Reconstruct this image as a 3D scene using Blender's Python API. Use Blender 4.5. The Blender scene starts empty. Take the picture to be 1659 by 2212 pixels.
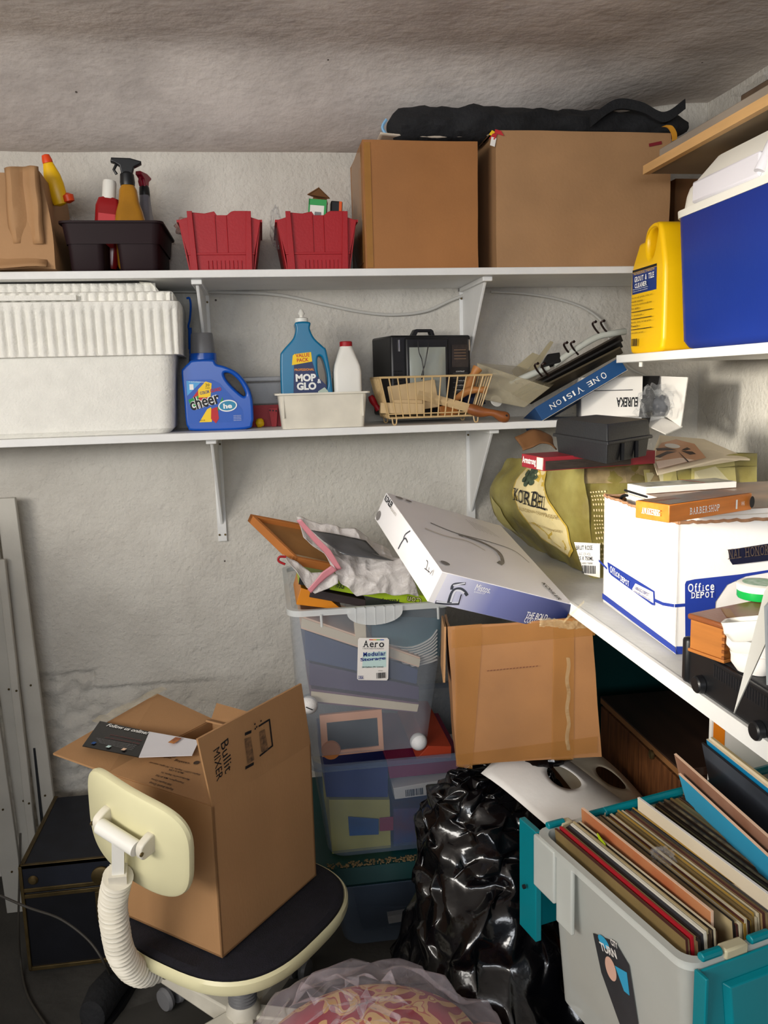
import bpy, bmesh, math, random
from mathutils import Vector, Matrix, noise, Euler
PI = math.pi
random.seed(7)
SC = bpy.context.scene
COL = SC.collection

# ------------------------------------------------------------------ camera
W, H, FPX = 1659., 2212., 1790.
HC = 1.42
AX = Vector((0.98926855, -0.04922536, 0.13756674))
AY = Vector((-0.14347186, -0.14921073, 0.97834144))
AZ = Vector((-0.02763277, -0.98757937, -0.15467194))
cam_d = bpy.data.cameras.new('camera'); cam = bpy.data.objects.new('camera', cam_d); COL.objects.link(cam)
cam_d.sensor_fit = 'VERTICAL'; cam_d.sensor_height = 24; cam_d.lens = FPX / H * 24; cam_d.clip_start = .02
cam.matrix_world = Matrix(((AX[0], -AX[1], -AX[2], 0), (AY[0], -AY[1], -AY[2], 0), (AZ[0], -AZ[1], -AZ[2], HC), (0, 0, 0, 1)))
SC.camera = cam
# ------------------------------------------------------------------ light
SC.view_settings.view_transform = 'Standard'; SC.view_settings.look = 'None'; SC.view_settings.gamma = 1
SC.view_settings.exposure = 0.22
w = bpy.data.worlds.new('world'); SC.world = w; w.use_nodes = True
bg = w.node_tree.nodes['Background']; bg.inputs[0].default_value = (.75, .86, 1, 1); bg.inputs[1].default_value = .12
def area(name, loc, target, sx, sy, power, col):
    l = bpy.data.lights.new(name, 'AREA'); l.shape = 'RECTANGLE'; l.size = sx; l.size_y = sy; l.energy = power; l.color = col
    o = bpy.data.objects.new(name, l); COL.objects.link(o); o.location = loc
    o.rotation_euler = (Vector(target) - Vector(loc)).to_track_quat('-Z', 'Y').to_euler()
    return o
area('daylight_window', (-1.84, -.42, 1.72), (.35, 2.0, 1.15), 1.5, .6, 46, (1, .955, .89))
sun_w = area('daylight_beam', (-1.86, .25, 1.62), (1.32, 1.66, 1.23), .3, .3, 3.4, (1, .93, .80)); sun_w.data.spread = math.radians(26)
area('daylight_door', (-.45, -1.9, 1.72), (.1, 2.2, 1.55), 1.6, .6, 26, (.93, .96, 1))

def at(px, py, x=None, y=None, z=None):
    """the place where the line of sight through a point of the photo meets a plane of the room"""
    r = Vector((px - W/2, py - H/2, FPX)); r = Vector((r.dot(AX), r.dot(AY), r.dot(AZ)))
    t = x/r.x if x is not None else y/r.y if y is not None else (z - HC)/r.z
    return r*t + Vector((0, 0, HC))

# ------------------------------------------------------------------ materials
def lin(c): return tuple((v/255/12.92 if v/255 <= .04045 else ((v/255+.055)/1.055)**2.4) for v in c)
MATS = {}
def mat(name, rgb, rough=.6, metal=0, var=.08, vs=6, bump=0, bs=60, alpha=1, trans=0, stretch=None, rgb2=None, coat=0, spec=.5, ior=1.45, det=4, dist=.01):
    if name in MATS: return MATS[name]
    m = bpy.data.materials.new(name); m.use_nodes = True; nt = m.node_tree; n = nt.nodes; L = nt.links
    b = n['Principled BSDF']; b.inputs['Roughness'].default_value = rough; b.inputs['Metallic'].default_value = metal
    b.inputs['Specular IOR Level'].default_value = spec; b.inputs['Alpha'].default_value = alpha
    b.inputs['Transmission Weight'].default_value = trans; b.inputs['IOR'].default_value = ior; b.inputs['Coat Weight'].default_value = coat
    c = lin(rgb); tc = n.new('ShaderNodeTexCoord'); mp = n.new('ShaderNodeMapping'); L.new(tc.outputs['Object'], mp.inputs[0])
    if stretch: mp.inputs['Scale'].default_value = stretch
    if var > 0 or rgb2:
        nz = n.new('ShaderNodeTexNoise'); nz.inputs['Scale'].default_value = vs; nz.inputs['Detail'].default_value = det; L.new(mp.outputs[0], nz.inputs[0])
        cr = n.new('ShaderNodeValToRGB'); e = cr.color_ramp.elements; e[0].position = .3; e[1].position = .7
        c2 = lin(rgb2) if rgb2 else tuple(max(0, v*(1-var*2)) for v in c)
        e[0].color = (*c2, 1); e[1].color = (*(c if rgb2 else tuple(min(1, v*(1+var*.6)) for v in c)), 1)
        L.new(nz.outputs[0], cr.inputs[0]); L.new(cr.outputs[0], b.inputs['Base Color'])
    else: b.inputs['Base Color'].default_value = (*c, 1)
    if bump:
        nb = n.new('ShaderNodeTexNoise'); nb.inputs['Scale'].default_value = bs; nb.inputs['Detail'].default_value = 5; L.new(mp.outputs[0], nb.inputs[0])
        bp = n.new('ShaderNodeBump'); bp.inputs['Strength'].default_value = bump; bp.inputs['Distance'].default_value = dist
        L.new(nb.outputs[0], bp.inputs['Height']); L.new(bp.outputs[0], b.inputs['Normal'])
    MATS[name] = m; return m

def plaster(name, c1, c2, strength, s1, s2, stretch=(1, 1, 1), mottling=1.6):
    m = bpy.data.materials.new(name); m.use_nodes = True; nt = m.node_tree; n = nt.nodes; L = nt.links
    b = n['Principled BSDF']; b.inputs['Roughness'].default_value = .82; b.inputs['Specular IOR Level'].default_value = .25
    tc = n.new('ShaderNodeTexCoord'); mp = n.new('ShaderNodeMapping'); mp.inputs['Scale'].default_value = stretch; L.new(tc.outputs['Object'], mp.inputs[0])
    a = n.new('ShaderNodeTexNoise'); a.inputs['Scale'].default_value = mottling; a.inputs['Detail'].default_value = 6; a.inputs['Roughness'].default_value = .65; L.new(mp.outputs[0], a.inputs[0])
    cr = n.new('ShaderNodeValToRGB'); cr.color_ramp.elements[0].position = .35; cr.color_ramp.elements[1].position = .62
    cr.color_ramp.elements[0].color = (*lin(c1), 1); cr.color_ramp.elements[1].color = (*lin(c2), 1); L.new(a.outputs[0], cr.inputs[0])
    # small dark chips
    v = n.new('ShaderNodeTexVoronoi'); v.inputs['Scale'].default_value = 7; L.new(tc.outputs['Object'], v.inputs[0])
    lt = n.new('ShaderNodeMath'); lt.operation = 'LESS_THAN'; lt.inputs[1].default_value = .022; L.new(v.outputs['Distance'], lt.inputs[0])
    mx = n.new('ShaderNodeMix'); mx.data_type = 'RGBA'; L.new(lt.outputs[0], mx.inputs[0]); L.new(cr.outputs[0], mx.inputs[6]); mx.inputs[7].default_value = (.12, .1, .09, 1)
    L.new(mx.outputs[2], b.inputs['Base Color'])
    n1 = n.new('ShaderNodeTexNoise'); n1.inputs['Scale'].default_value = s1; n1.inputs['Detail'].default_value = 8; n1.inputs['Roughness'].default_value = .6; L.new(mp.outputs[0], n1.inputs[0])
    n2 = n.new('ShaderNodeTexNoise'); n2.inputs['Scale'].default_value = s2; n2.inputs['Detail'].default_value = 3; L.new(mp.outputs[0], n2.inputs[0])
    ad = n.new('ShaderNodeMath'); ad.operation = 'MULTIPLY_ADD'; ad.inputs[1].default_value = .35; L.new(n2.outputs[0], ad.inputs[0]); L.new(n1.outputs[0], ad.inputs[2])
    bp = n.new('ShaderNodeBump'); bp.inputs['Strength'].default_value = strength; bp.inputs['Distance'].default_value = .012
    L.new(ad.outputs[0], bp.inputs['Height']); L.new(bp.outputs[0], b.inputs['Normal'])
    return m

CARD = mat('cardboard', (172, 130, 88), .75, var=.07, vs=5, bump=.15, bs=300, stretch=(1, 1, .25), dist=.002)
CARD2 = mat('cardboard_orange', (164, 110, 60), .6, var=.07, vs=5, bump=.1, bs=200, dist=.002)
CARD3 = mat('cardboard_tan', (172, 132, 92), .75, var=.06, vs=7, bump=.2, bs=120, dist=.003)
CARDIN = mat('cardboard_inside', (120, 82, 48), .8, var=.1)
TAPE = mat('packing_tape', (186, 134, 70), .18, var=.05, alpha=.55, vs=20)
GLOSSTAPE = mat('clear_tape', (225, 205, 160), .10, var=.15, vs=60, alpha=.28, bump=.6, bs=90)
SHELFW = mat('shelf_white_paint', (232, 232, 230), .45, var=.03, vs=9, bump=.08, bs=80)
SHELFG = mat('counter_grey_paint', (206, 207, 205), .55, var=.06, vs=7, bump=.08, bs=60)
PINE = mat('pine_edge', (222, 176, 118), .5, var=.07, vs=5, stretch=(8, 1, 8))
MDF = mat('shelf_board_underside', (150, 132, 108), .8, var=.08)
FOAM = mat('polystyrene_foam', (240, 238, 230), .85, var=.03, vs=30, bump=.45, bs=160, dist=.004)
BLACK = mat('black_plastic', (22, 23, 26), .38, var=.15, vs=20)
BLACKM = mat('matte_black_plastic', (22, 24, 28), .5, var=.1, vs=12, bump=.1, bs=200)
INK = mat('black_ink', (20, 20, 24), .6, var=0)
WHITEINK = mat('white_ink', (240, 240, 236), .5, var=0)
REDP = mat('red_plastic', (164, 10, 24), .5, var=.05, bump=.05, bs=150)
REDINK = mat('red_ink', (190, 30, 38), .5, var=0)
BLUEP = mat('blue_plastic', (10, 82, 182), .28, var=.05)
NAVY = mat('navy_ink', (26, 44, 130), .5, var=0)
BLUECOOL = mat('cooler_blue', (16, 46, 132), .38, var=.06, vs=3, bump=.03, bs=80)
TEALB = mat('bottle_teal', (0, 112, 156), .3, var=.03)
YEL = mat('yellow_plastic', (240, 190, 8), .35, var=.04)
YELINK = mat('yellow_ink', (246, 206, 30), .5, var=0)
GREENINK = mat('green_ink', (30, 150, 70), .5, var=0)
LIME = mat('lime_print', (170, 200, 30), .5, var=.05)
WHITEP = mat('white_plastic', (236, 234, 226), .4, var=.03)
CREAM = mat('cream_plastic', (226, 220, 178), .38, var=.06, vs=4)
OFFW = mat('offwhite_plastic', (224, 218, 202), .45, var=.08, vs=12)
GREYP = mat('grey_plastic', (118, 118, 120), .4, var=.08)
PAPER = mat('white_paper', (236, 232, 226), .7, var=.04, bump=.1, bs=30)
PAPER2 = mat('cream_paper', (222, 208, 182), .7, var=.06, bump=.1, bs=30)
WOOD = mat('orange_wood', (178, 112, 52), .45, var=.12, vs=7, stretch=(1, 1, 9))
WOODL = mat('pale_wood', (214, 186, 140), .6, var=.08, vs=6, stretch=(1, 6, 1))
WOODF = mat('frame_wood', (190, 118, 58), .5, var=.1, vs=6)
DARKWOOD = mat('dark_wood_top', (56, 38, 30), .4, var=.2, vs=5, stretch=(8, 1, 1))
PANELW = mat('woodgrain_panel', (128, 80, 44), .5, vs=9, stretch=(1, 14, 1.2), rgb2=(74, 42, 22), det=6)
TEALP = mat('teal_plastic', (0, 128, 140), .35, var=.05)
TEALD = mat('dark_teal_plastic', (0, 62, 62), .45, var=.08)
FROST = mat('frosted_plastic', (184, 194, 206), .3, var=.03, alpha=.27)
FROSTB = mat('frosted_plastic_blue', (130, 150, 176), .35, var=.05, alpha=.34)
FROSTW = mat('frosted_plastic_white', (222, 226, 222), .35, var=.04, alpha=.78)
def film(name, rgb, lo, hi, rough=.12, bump=.4, bs=30):
    m = mat(name, rgb, rough, var=.0, alpha=.3, bump=bump, bs=bs); nt = m.node_tree; n = nt.nodes
    lw = n.new('ShaderNodeLayerWeight'); lw.inputs[0].default_value = .35; mr = n.new('ShaderNodeMapRange'); mr.inputs[3].default_value = lo; mr.inputs[4].default_value = hi
    nt.links.new(lw.outputs['Facing'], mr.inputs[0]); nt.links.new(mr.outputs[0], n['Principled BSDF'].inputs['Alpha']); n['Principled BSDF'].inputs['Specular IOR Level'].default_value = .9
    return m
CLEAR = film('clear_film', (225, 228, 232), .03, .32)
CLEARB = film('clear_bag_film', (226, 216, 226), .04, .45, .1, .3, 18)
BAGW = mat('white_bag_film', (232, 226, 222), .3, var=.04, alpha=.8, bump=.8, bs=40)
PINKF = mat('pink_bag_print', (232, 150, 160), .3, var=.05, alpha=.85)
GARB = mat('garbage_bag_film', (6, 6, 9), .16, var=0, bump=.25, bs=9, dist=.02, spec=.8)
BRASS = mat('aged_brass', (104, 88, 56), .45, metal=.7, var=.2, vs=30)
CHROME = mat('brushed_metal', (190, 188, 180), .3, metal=1, var=.1)
FABK = mat('black_upholstery', (18, 16, 26), .9, var=.2, vs=80, bump=.3, bs=400)
CLOTHK = mat('black_fabric', (30, 31, 34), .85, var=.2, vs=10, bump=.4, bs=60)
CEMENT = mat('dark_concrete', (70, 68, 64), .85, var=.3, vs=3, bump=.3, bs=30)
CABLEW = mat('cable_white', (198, 196, 190), .5, var=0)
SCREEN = mat('crt_glass', (158, 164, 156), .2, var=.04)

# ------------------------------------------------------------------ mesh helpers
class MB:
    def __init__(s): s.v = []; s.f = []; s.mi = []; s.m = []
    def slot(s, m):
        if m is None: return 0
        if m not in s.m: s.m.append(m)
        return s.m.index(m)
    def add(s, vs, fs, m=None, M=None):
        o = len(s.v); k = s.slot(m)
        for p in vs: p = Vector(p); s.v.append(M @ p if M else p)
        for f in fs: s.f.append(tuple(i+o for i in f)); s.mi.append(k)
        return s
    def hexa(s, c, m=None, M=None):   # c: 4 bottom, 4 top
        return s.add(c, [(3, 2, 1, 0), (4, 5, 6, 7), (0, 1, 5, 4), (1, 2, 6, 5), (2, 3, 7, 6), (3, 0, 4, 7)], m, M)
    def box(s, a, b, m=None, M=None):
        x0, y0, z0 = a; x1, y1, z1 = b
        return s.hexa([(x0, y0, z0), (x1, y0, z0), (x1, y1, z0), (x0, y1, z0), (x0, y0, z1), (x1, y0, z1), (x1, y1, z1), (x0, y1, z1)], m, M)
    def cbox(s, c, d, m=None, M=None): return s.box([c[i]-d[i]/2 for i in range(3)], [c[i]+d[i]/2 for i in range(3)], m, M)
    def panel(s, p, t, m=None):   # four points in a loop, given a thickness
        p = [Vector(q) for q in p]; n = (p[1]-p[0]).cross(p[3]-p[0]).normalized()*t
        return s.hexa([q-n/2 for q in p] + [q+n/2 for q in p], m)
    def poly(s, pts, m=None, M=None): return s.add(pts, [tuple(range(len(pts)))], m, M)
    def tube(s, path, r, n=8, m=None, closed=False, radii=None, caps=True):
        P = [Vector(p) for p in path]; N = len(P); rings = []; up = None
        for i, p in enumerate(P):
            a = P[(i-1) % N] if (closed or i > 0) else p; b = P[(i+1) % N] if (closed or i < N-1) else p
            t = (b-a).normalized()
            if up is None: up = Vector((0, 0, 1)) if abs(t.z) < .9 else Vector((1, 0, 0))
            x = t.cross(up)
            if x.length < 1e-6: x = t.orthogonal()
            x.normalize(); y = x.cross(t); up = y
            rr = radii[i] if radii else r
            rings.append([p + x*math.cos(2*PI*k/n)*rr + y*math.sin(2*PI*k/n)*rr for k in range(n)])
        return s.loft(rings, m, closed=closed, caps=caps and not closed)
    def loft(s, rings, m=None, closed=False, caps=True, M=None):
        n = len(rings[0]); vs = [p for r in rings for p in r]; fs = []
        R = len(rings)
        for i in range(R if closed else R-1):
            j = (i+1) % R
            for k in range(n): fs.append((i*n+k, i*n+(k+1) % n, j*n+(k+1) % n, j*n+k))
        if caps and not closed: fs.append(tuple(range(n))[::-1]); fs.append(tuple((R-1)*n+k for k in range(n)))
        return s.add(vs, fs, m, M)
    def lathe(s, prof, n=24, m=None, M=None, sx=1, sy=1):
        return s.loft([[(r*math.cos(2*PI*k/n)*sx, r*math.sin(2*PI*k/n)*sy, z) for k in range(n)] for r, z in prof], m, M=M)
    def grid(s, fn, nu, nv, m=None):
        vs = [fn(i/nu, j/nv) for i in range(nu+1) for j in range(nv+1)]
        fs = [(i*(nv+1)+j, (i+1)*(nv+1)+j, (i+1)*(nv+1)+j+1, i*(nv+1)+j+1) for i in range(nu) for j in range(nv)]
        return s.add(vs, fs, m)
    def build(s, name, m=None, parent=None, bevel=0, smooth=True, segs=2, solid=0, angle=35, weld=False):
        me = bpy.data.meshes.new(name); me.from_pydata([tuple(v) for v in s.v], [], s.f)
        ms = s.m if s.m else [m]
        for q in ms: me.materials.append(q)
        for p, k in zip(me.polygons, s.mi): p.material_index = k; p.use_smooth = smooth
        bm = bmesh.new(); bm.from_mesh(me)
        if weld: bmesh.ops.remove_doubles(bm, verts=bm.verts, dist=1e-5)
        bmesh.ops.recalc_face_normals(bm, faces=bm.faces); bm.to_mesh(me); bm.free()
        if smooth: me.set_sharp_from_angle(angle=math.radians(angle))
        o = bpy.data.objects.new(name, me); COL.objects.link(o)
        if parent is not None: o.parent = parent
        if solid: q = o.modifiers.new('solid', 'SOLIDIFY'); q.thickness = solid; q.offset = 0
        if bevel: q = o.modifiers.new('bevel', 'BEVEL'); q.width = bevel; q.segments = segs; q.limit_method = 'ANGLE'; q.angle_limit = math.radians(40)
        return o

def rring(cx, cy, hx, hy, r, z, n=5):   # rounded rectangle ring
    r = min(r, hx*.999, hy*.999); pts = []
    for qx, qy, a0 in ((1, 1, 0), (-1, 1, PI/2), (-1, -1, PI), (1, -1, 1.5*PI)):
        for k in range(n+1):
            a = a0 + PI/2*k/n; pts.append((cx+qx*(hx-r)+r*math.cos(a), cy+qy*(hy-r)+r*math.sin(a), z))
    return pts

def curve_solid(outlines, depth, bevel, res=3):
    """flat outlines (the first the outside, the others holes) in x-z given depth along y; returns verts, faces"""
    cu = bpy.data.curves.new('c', 'CURVE'); cu.dimensions = '2D'; cu.fill_mode = 'BOTH'
    for pts in outlines:
        sp = cu.splines.new('POLY'); sp.points.add(len(pts)-1); sp.use_cyclic_u = True
        for q, (x, z) in zip(sp.points, pts): q.co = (x, z, 0, 1)
    cu.extrude = max(depth/2-bevel, .0002); cu.bevel_depth = bevel; cu.bevel_resolution = res; cu.offset = -bevel
    o = bpy.data.objects.new('c', cu); me = bpy.data.meshes.new_from_object(o)
    v = [(q.co.x, -q.co.z, q.co.y) for q in me.vertices]; f = [tuple(p.vertices) for p in me.polygons]
    bpy.data.objects.remove(o); bpy.data.meshes.remove(me); bpy.data.curves.remove(cu)
    return v, f

def smoothline(pts, sub=6, closed=True):
    P = [Vector(p) for p in pts]; N = len(P); out = []
    for i in range(N if closed else N-1):
        a, b, c, d = (P[(i-1) % N], P[i], P[(i+1) % N], P[(i+2) % N]) if closed else (P[max(i-1, 0)], P[i], P[i+1], P[min(i+2, N-1)])
        for k in range(sub):
            t = k/sub; out.append(.5*((2*b)+(c-a)*t+(2*a-5*b+4*c-d)*t*t+(3*b-a-3*c+d)*t**3))
    if not closed: out.append(P[-1])
    return out

_tc = {}
def text_mesh(s, bold=0, shear=0):
    k = (s, bold, shear)
    if k not in _tc:
        cu = bpy.data.curves.new('t', 'FONT'); cu.body = s; cu.size = 1; cu.offset = bold; cu.shear = shear; cu.fill_mode = 'FRONT'; cu.resolution_u = 3
        o = bpy.data.objects.new('t', cu); me = bpy.data.meshes.new_from_object(o)
        v = [q.co.copy() for q in me.vertices]; f = [tuple(p.vertices) for p in me.polygons]
        x0 = min(q.x for q in v); x1 = max(q.x for q in v); y0 = min(q.y for q in v); y1 = max(q.y for q in v)
        _tc[k] = ([Vector(((q.x-x0)/(x1-x0)-.5, (q.y-y0)/(y1-y0)-.5, 0)) for q in v], f)
        bpy.data.objects.remove(o); bpy.data.curves.remove(cu)
    return _tc[k]
def trs0(loc, rot): return Matrix.Translation(loc) @ Euler(rot, 'XYZ').to_matrix().to_4x4()
class Decal:
    """print on a surface: u to the right, v up, seen from the side the surface faces"""
    def __init__(s, M, lift=.0006): s.M = M; s.mb = MB(); s.l = lift
    def z(s): s.l += .00012; return s.l
    def rect(s, u, v, w, h, m, rot=0):
        z = s.z(); c, q = math.cos(rot), math.sin(rot)
        s.mb.poly([(u+a*w/2*c-b*h/2*q, v+a*w/2*q+b*h/2*c, z) for a, b in ((-1, -1), (1, -1), (1, 1), (-1, 1))], m, s.M); return s
    def poly(s, pts, m): z = s.z(); s.mb.poly([(a, b, z) for a, b in pts], m, s.M); return s
    def ell(s, u, v, a, b, m, rot=0, n=28):
        c, q = math.cos(rot), math.sin(rot)
        return s.poly([(u+a*math.cos(t)*c-b*math.sin(t)*q, v+a*math.cos(t)*q+b*math.sin(t)*c) for t in (2*PI*k/n for k in range(n))], m)
    def text(s, t, u, v, w, h, m, rot=0, bold=.0, shear=0):
        z = s.z(); vs, f = text_mesh(t, bold, shear); R = Matrix.Translation((u, v, z)) @ Matrix.Rotation(rot, 4, 'Z') @ Matrix.Diagonal((w, h, 1, 1))
        s.mb.add([R @ p for p in vs], f, m, s.M); return s
    def bars(s, u, v, w, h, m, n=24, seed=1):
        rr = random.Random(seed); x = u-w/2
        while x < u+w/2: a = w/n*rr.choice((.4, .8, 1.2)); s.rect(x+a/2, v, a, h, m); s.l -= .00012; x += a+w/n*rr.choice((.4, .7))
        s.l += .00012; return s
    def build(s, name, parent): return s.mb.build(name, None, parent, smooth=False)
def facemat(size, face, tilt=0):
    sx, sy, sz = size
    o, x, y = {'F': ((0, -sy/2, sz/2), (1, 0, 0), (0, 0, 1)), 'L': ((-sx/2, 0, sz/2), (0, -1, 0), (0, 0, 1)), 'T': ((0, 0, sz), (1, 0, 0), (0, 1, 0)),
               'R': ((sx/2, 0, sz/2), (0, 1, 0), (0, 0, 1)), 'B': ((0, sy/2, sz/2), (-1, 0, 0), (0, 0, 1))}[face]
    x = Vector(x); y = Vector(y); z = x.cross(y)
    return Matrix(((x.x, y.x, z.x, o[0]), (x.y, y.y, z.y, o[1]), (x.z, y.z, z.z, o[2]), (0, 0, 0, 1)))
def frame(o, x, y):
    x = Vector(x).normalized(); y = Vector(y); z = x.cross(y).normalized(); y = z.cross(x); o = Vector(o)
    return Matrix(((x.x, y.x, z.x, o[0]), (x.y, y.y, z.y, o[1]), (x.z, y.z, z.z, o[2]), (0, 0, 0, 1)))

def tag(o, label, cat, group=None):
    o['label'] = label; o['category'] = cat
    if group: o['group'] = group
    return o
def thing(name, label, cat, loc=(0, 0, 0), rot=(0, 0, 0), group=None):
    o = bpy.data.objects.new(name, None); COL.objects.link(o); o.location = loc; o.rotation_euler = rot; o.empty_display_size = .05
    return tag(o, label, cat, group)
def struct(o): o['kind'] = 'structure'; return o
def fbm(p, s): return noise.noise(Vector(p)*s)
exec_order = []

# ================================================================== SETTING
D = 2.4
def ceil_z(x, y):
    def ss(t): t = max(0, min(1, t)); return t*t*(3-2*t)
    u = ss((2.4-y)/.36); v = ss((x-.5)/.8)
    return 2.045+.15*(1-(1-u)*(1-v)) + .008*fbm((x, y, 0), 3)
PLW = plaster('painted_plaster_wall', (196, 191, 182), (216, 212, 203), .9, 13, 85, mottling=2.4)
PLC = plaster('rough_ceiling_plaster', (194, 186, 181), (226, 218, 212), .5, 6, 44, stretch=(1, 1.2, 1), mottling=3.2)
mb = MB()
def wallfn(u, v):
    x = -1.9+3.22*u; z = 2.3*v
    y = D + .006*fbm((x, z, 1), 2.2)
    if z < .62:   # broken rough plaster near the floor, with a stepped upper edge
        edge = .56 if x > -.52 else .62
        edge -= .0 if x < -.1 else .05
        if z < edge: k = max(0, min(1, (-.15-x)/.25)); y += .007*k+.003 + k*(.008*fbm((x, z, 3), 11)+.014*fbm((x, z, 9), 28)+.010*abs(fbm((x, z, 5), 60)))
    return (x, y, z)
mb.grid(wallfn, 420, 300); struct(mb.build('wall_back', PLW, angle=80))
mb = MB(); mb.grid(lambda u, v: (1.32+.006*fbm((0, 5*u, 3*v), 1.3), 2.45-4.4*u, 2.3*v), 60, 40); struct(mb.build('wall_right', PLW, angle=80))
mb = MB(); mb.grid(lambda u, v: (-1.9+3.25*u, 2.45-4.4*v, ceil_z(-1.9+3.25*u, 2.45-4.4*v)), 90, 120); struct(mb.build('ceiling', PLC, angle=80))
mb = MB(); mb.box((-1.95, -1.95, -.05), (1.35, 2.45, 0)); struct(mb.build('floor', CEMENT))
mb = MB()   # left wall with the window the daylight comes through
mb.box((-1.98, .5, 0), (-1.9, 2.45, 2.3)); mb.box((-1.98, -1.95, 0), (-1.9, -1.35, 2.3)); mb.box((-1.98, -1.35, 0), (-1.9, .5, 1.35)); mb.box((-1.98, -1.35, 2.08), (-1.9, .5, 2.3))
mb.box((-1.2, 1.2, 0), (-.92, 2.0, 1.16))   # unseen block added left of the picture to shade the lower wall
struct(mb.build('wall_left_and_shade_block', PLW))
mb = MB()
for a, b in (((-1.97, -1.35, 1.35), (-1.9, -1.30, 2.08)), ((-1.97, .45, 1.35), (-1.9, .5, 2.08)), ((-1.97, -1.30, 1.35), (-1.9, .45, 1.40)), ((-1.97, -1.30, 2.03), (-1.9, .45, 2.08))): mb.box(a, b)
struct(mb.build('window_1', SHELFW))

# ================================================================== SHELVES
def bracket(parent, x, top, arm=.27, drop=.31):
    m = MB(); w = .013
    m.box((x-w, D-.012, top-drop), (x+w, D+.004, top)); m.box((x-w, D-arm, top-.012), (x+w, D, top))
    m.hexa([(x-.004, D-.012, top-.26), (x+.004, D-.012, top-.26), (x+.004, D-.004, top-drop+.02), (x-.004, D-.004, top-drop+.02),
            (x-.004, D-arm+.02, top-.008), (x+.004, D-arm+.02, top-.008), (x+.004, D-.01, top-.008), (x-.004, D-.01, top-.008)])
    b = m.build('bracket', SHELFW, parent, bevel=.002)
    for dx in (-.008, .008):
        for dz in (.03, drop-.02):
            s_ = MB(); s_.lathe([(.003, -.001), (.003, .002)], 8, M=frame((x+dx, D-.013, top-dz), (1, 0, 0), (0, 0, 1))); s_.build('screw', BRASS, b)
t = thing('wall_shelf', 'long white painted shelf high on the back wall carrying red bins and big cartons', 'shelf', (0, 2.25, 1.681))
m = MB(); m.box((-1.3, 2.1-2.25, 0), (1.31, 2.395-2.25, .018)); m.build('board', SHELFW, t, bevel=.0015)
for x in (-.147, .577): pass
def shelf_bracket(t, x, top): 
    m = MB()
    bracket(t, x, top)
for x in (-.147, .585): shelf_bracket(t, x, 1.681)
for o in list(t.children):
    if o.name.startswith('bracket'): o.location = (0, -2.25, -1.681)
t = thing('wall_shelf', 'long white painted shelf at middle height on the back wall, under the foam cooler', 'shelf', (0, 2.25, 1.290))
m = MB(); m.box((-1.3, 2.1-2.25, 0), (1.06, 2.395-2.25, .019)); m.build('board', SHELFW, t, bevel=.0015)
for x in (-.135, .600): shelf_bracket(t, x, 1.290)
for o in list(t.children):
    if o.name.startswith('bracket'): o.location = (0, -2.25, -1.290)
# electric cable hanging under the upper shelf
def cable(name, pts, r, m, label, sub=8):
    b = MB(); b.tube(smoothline(pts, sub, False), r, 8); return tag(b.build(name, m), label, 'cable')
cable('cable', [at(300, 628, y=2.385), at(480, 631, y=2.385), at(600, 637, y=2.385), at(700, 658, y=2.385), at(780, 674, y=2.385), at(850, 680, y=2.385), at(920, 672, y=2.385), at(975, 648, y=2.385), at(1025, 629, y=2.385)], .0042, CABLEW, 'white electric cable sagging on the back wall under the high shelf')
cable('cable', [at(1060, 630, y=2.385), at(1130, 634, y=2.385), at(1200, 645, y=2.385), at(1260, 665, y=2.385), at(1300, 695, y=2.385), at(1320, 740, y=2.385), at(1355, 790, y=2.385), at(1395, 812, y=2.385)], .0036, CABLEW, 'thin white cable curving down the wall behind the folded blue box')

t = thing('wall_shelf', 'short white shelf on the right wall under the blue cooler', 'shelf', (1.11, 1.25, 1.452))
m = MB(); m.box((-.208, -1.4, 0), (.207, .805, .02)); m.build('board', SHELFW, t, bevel=.0015)
m = MB(); m.tube([(-.19, .70, 0), (-.19, .70, -.012)], .005, 8); m.build('screw', WHITEP, t)
t = thing('wall_shelf', 'raw wood edged shelf on the right wall just below the ceiling', 'shelf', (1.12, 1.2, 1.900))
m = MB(); m.box((-.17, -1.4, 0), (.197, .79, .017), MDF); m.box((-.186, -1.4, -.002), (-.17, .79, .018), PINE); m.build('board', None, t)
t = thing('counter_shelf', 'deep grey and white painted counter along the right wall under the white file box', 'counter', (.95, 1.2, .954))
m = MB(); m.box((-.36, -1.6, 0), (.367, 1.193, .022), SHELFG); m.box((-.366, -1.6, -.002), (-.36, 1.193, .023), SHELFW); m.build('board', None, t)
for y in (.9, -.5):
    m = MB(); m.box((.34, y, -.3), (.367, y+.02, 0)); m.box((-.2, y, -.025), (.367, y+.02, 0)); m.build('bracket', SHELFW, t)

# ================================================================== generic builders
def carton(name, label, size, loc, rot, m=CARD, cat='box', top=True, seam=True, bev=.004, warp=.0, parts=None):
    t = thing(name, label, cat, loc, rot); sx, sy, sz = size
    b = MB(); nx = 8
    b.cbox((0, 0, sz/2), size)
    o = b.build('body', m, t, bevel=bev)
    if seam:
        s_ = MB()
        if seam == 'T': s_.cbox((0, 0, sz+.0006), (sx*1.001, .05, .0008))
        elif seam == 'L': s_.box((-sx/2-.0009, sy*.5-.03, .002), (-sx/2-.0001, sy*.5-.002, sz-.002)); s_.box((-sx/2, -sy/2-.0008, .002), (-sx/2+.035, -sy/2, sz-.002))
        s_.build('tape', TAPE, t) if seam in ('T', 'L') else None
    return t

# ================================================================== UPPER SHELF CONTENTS
Z1 = 1.6995
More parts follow.
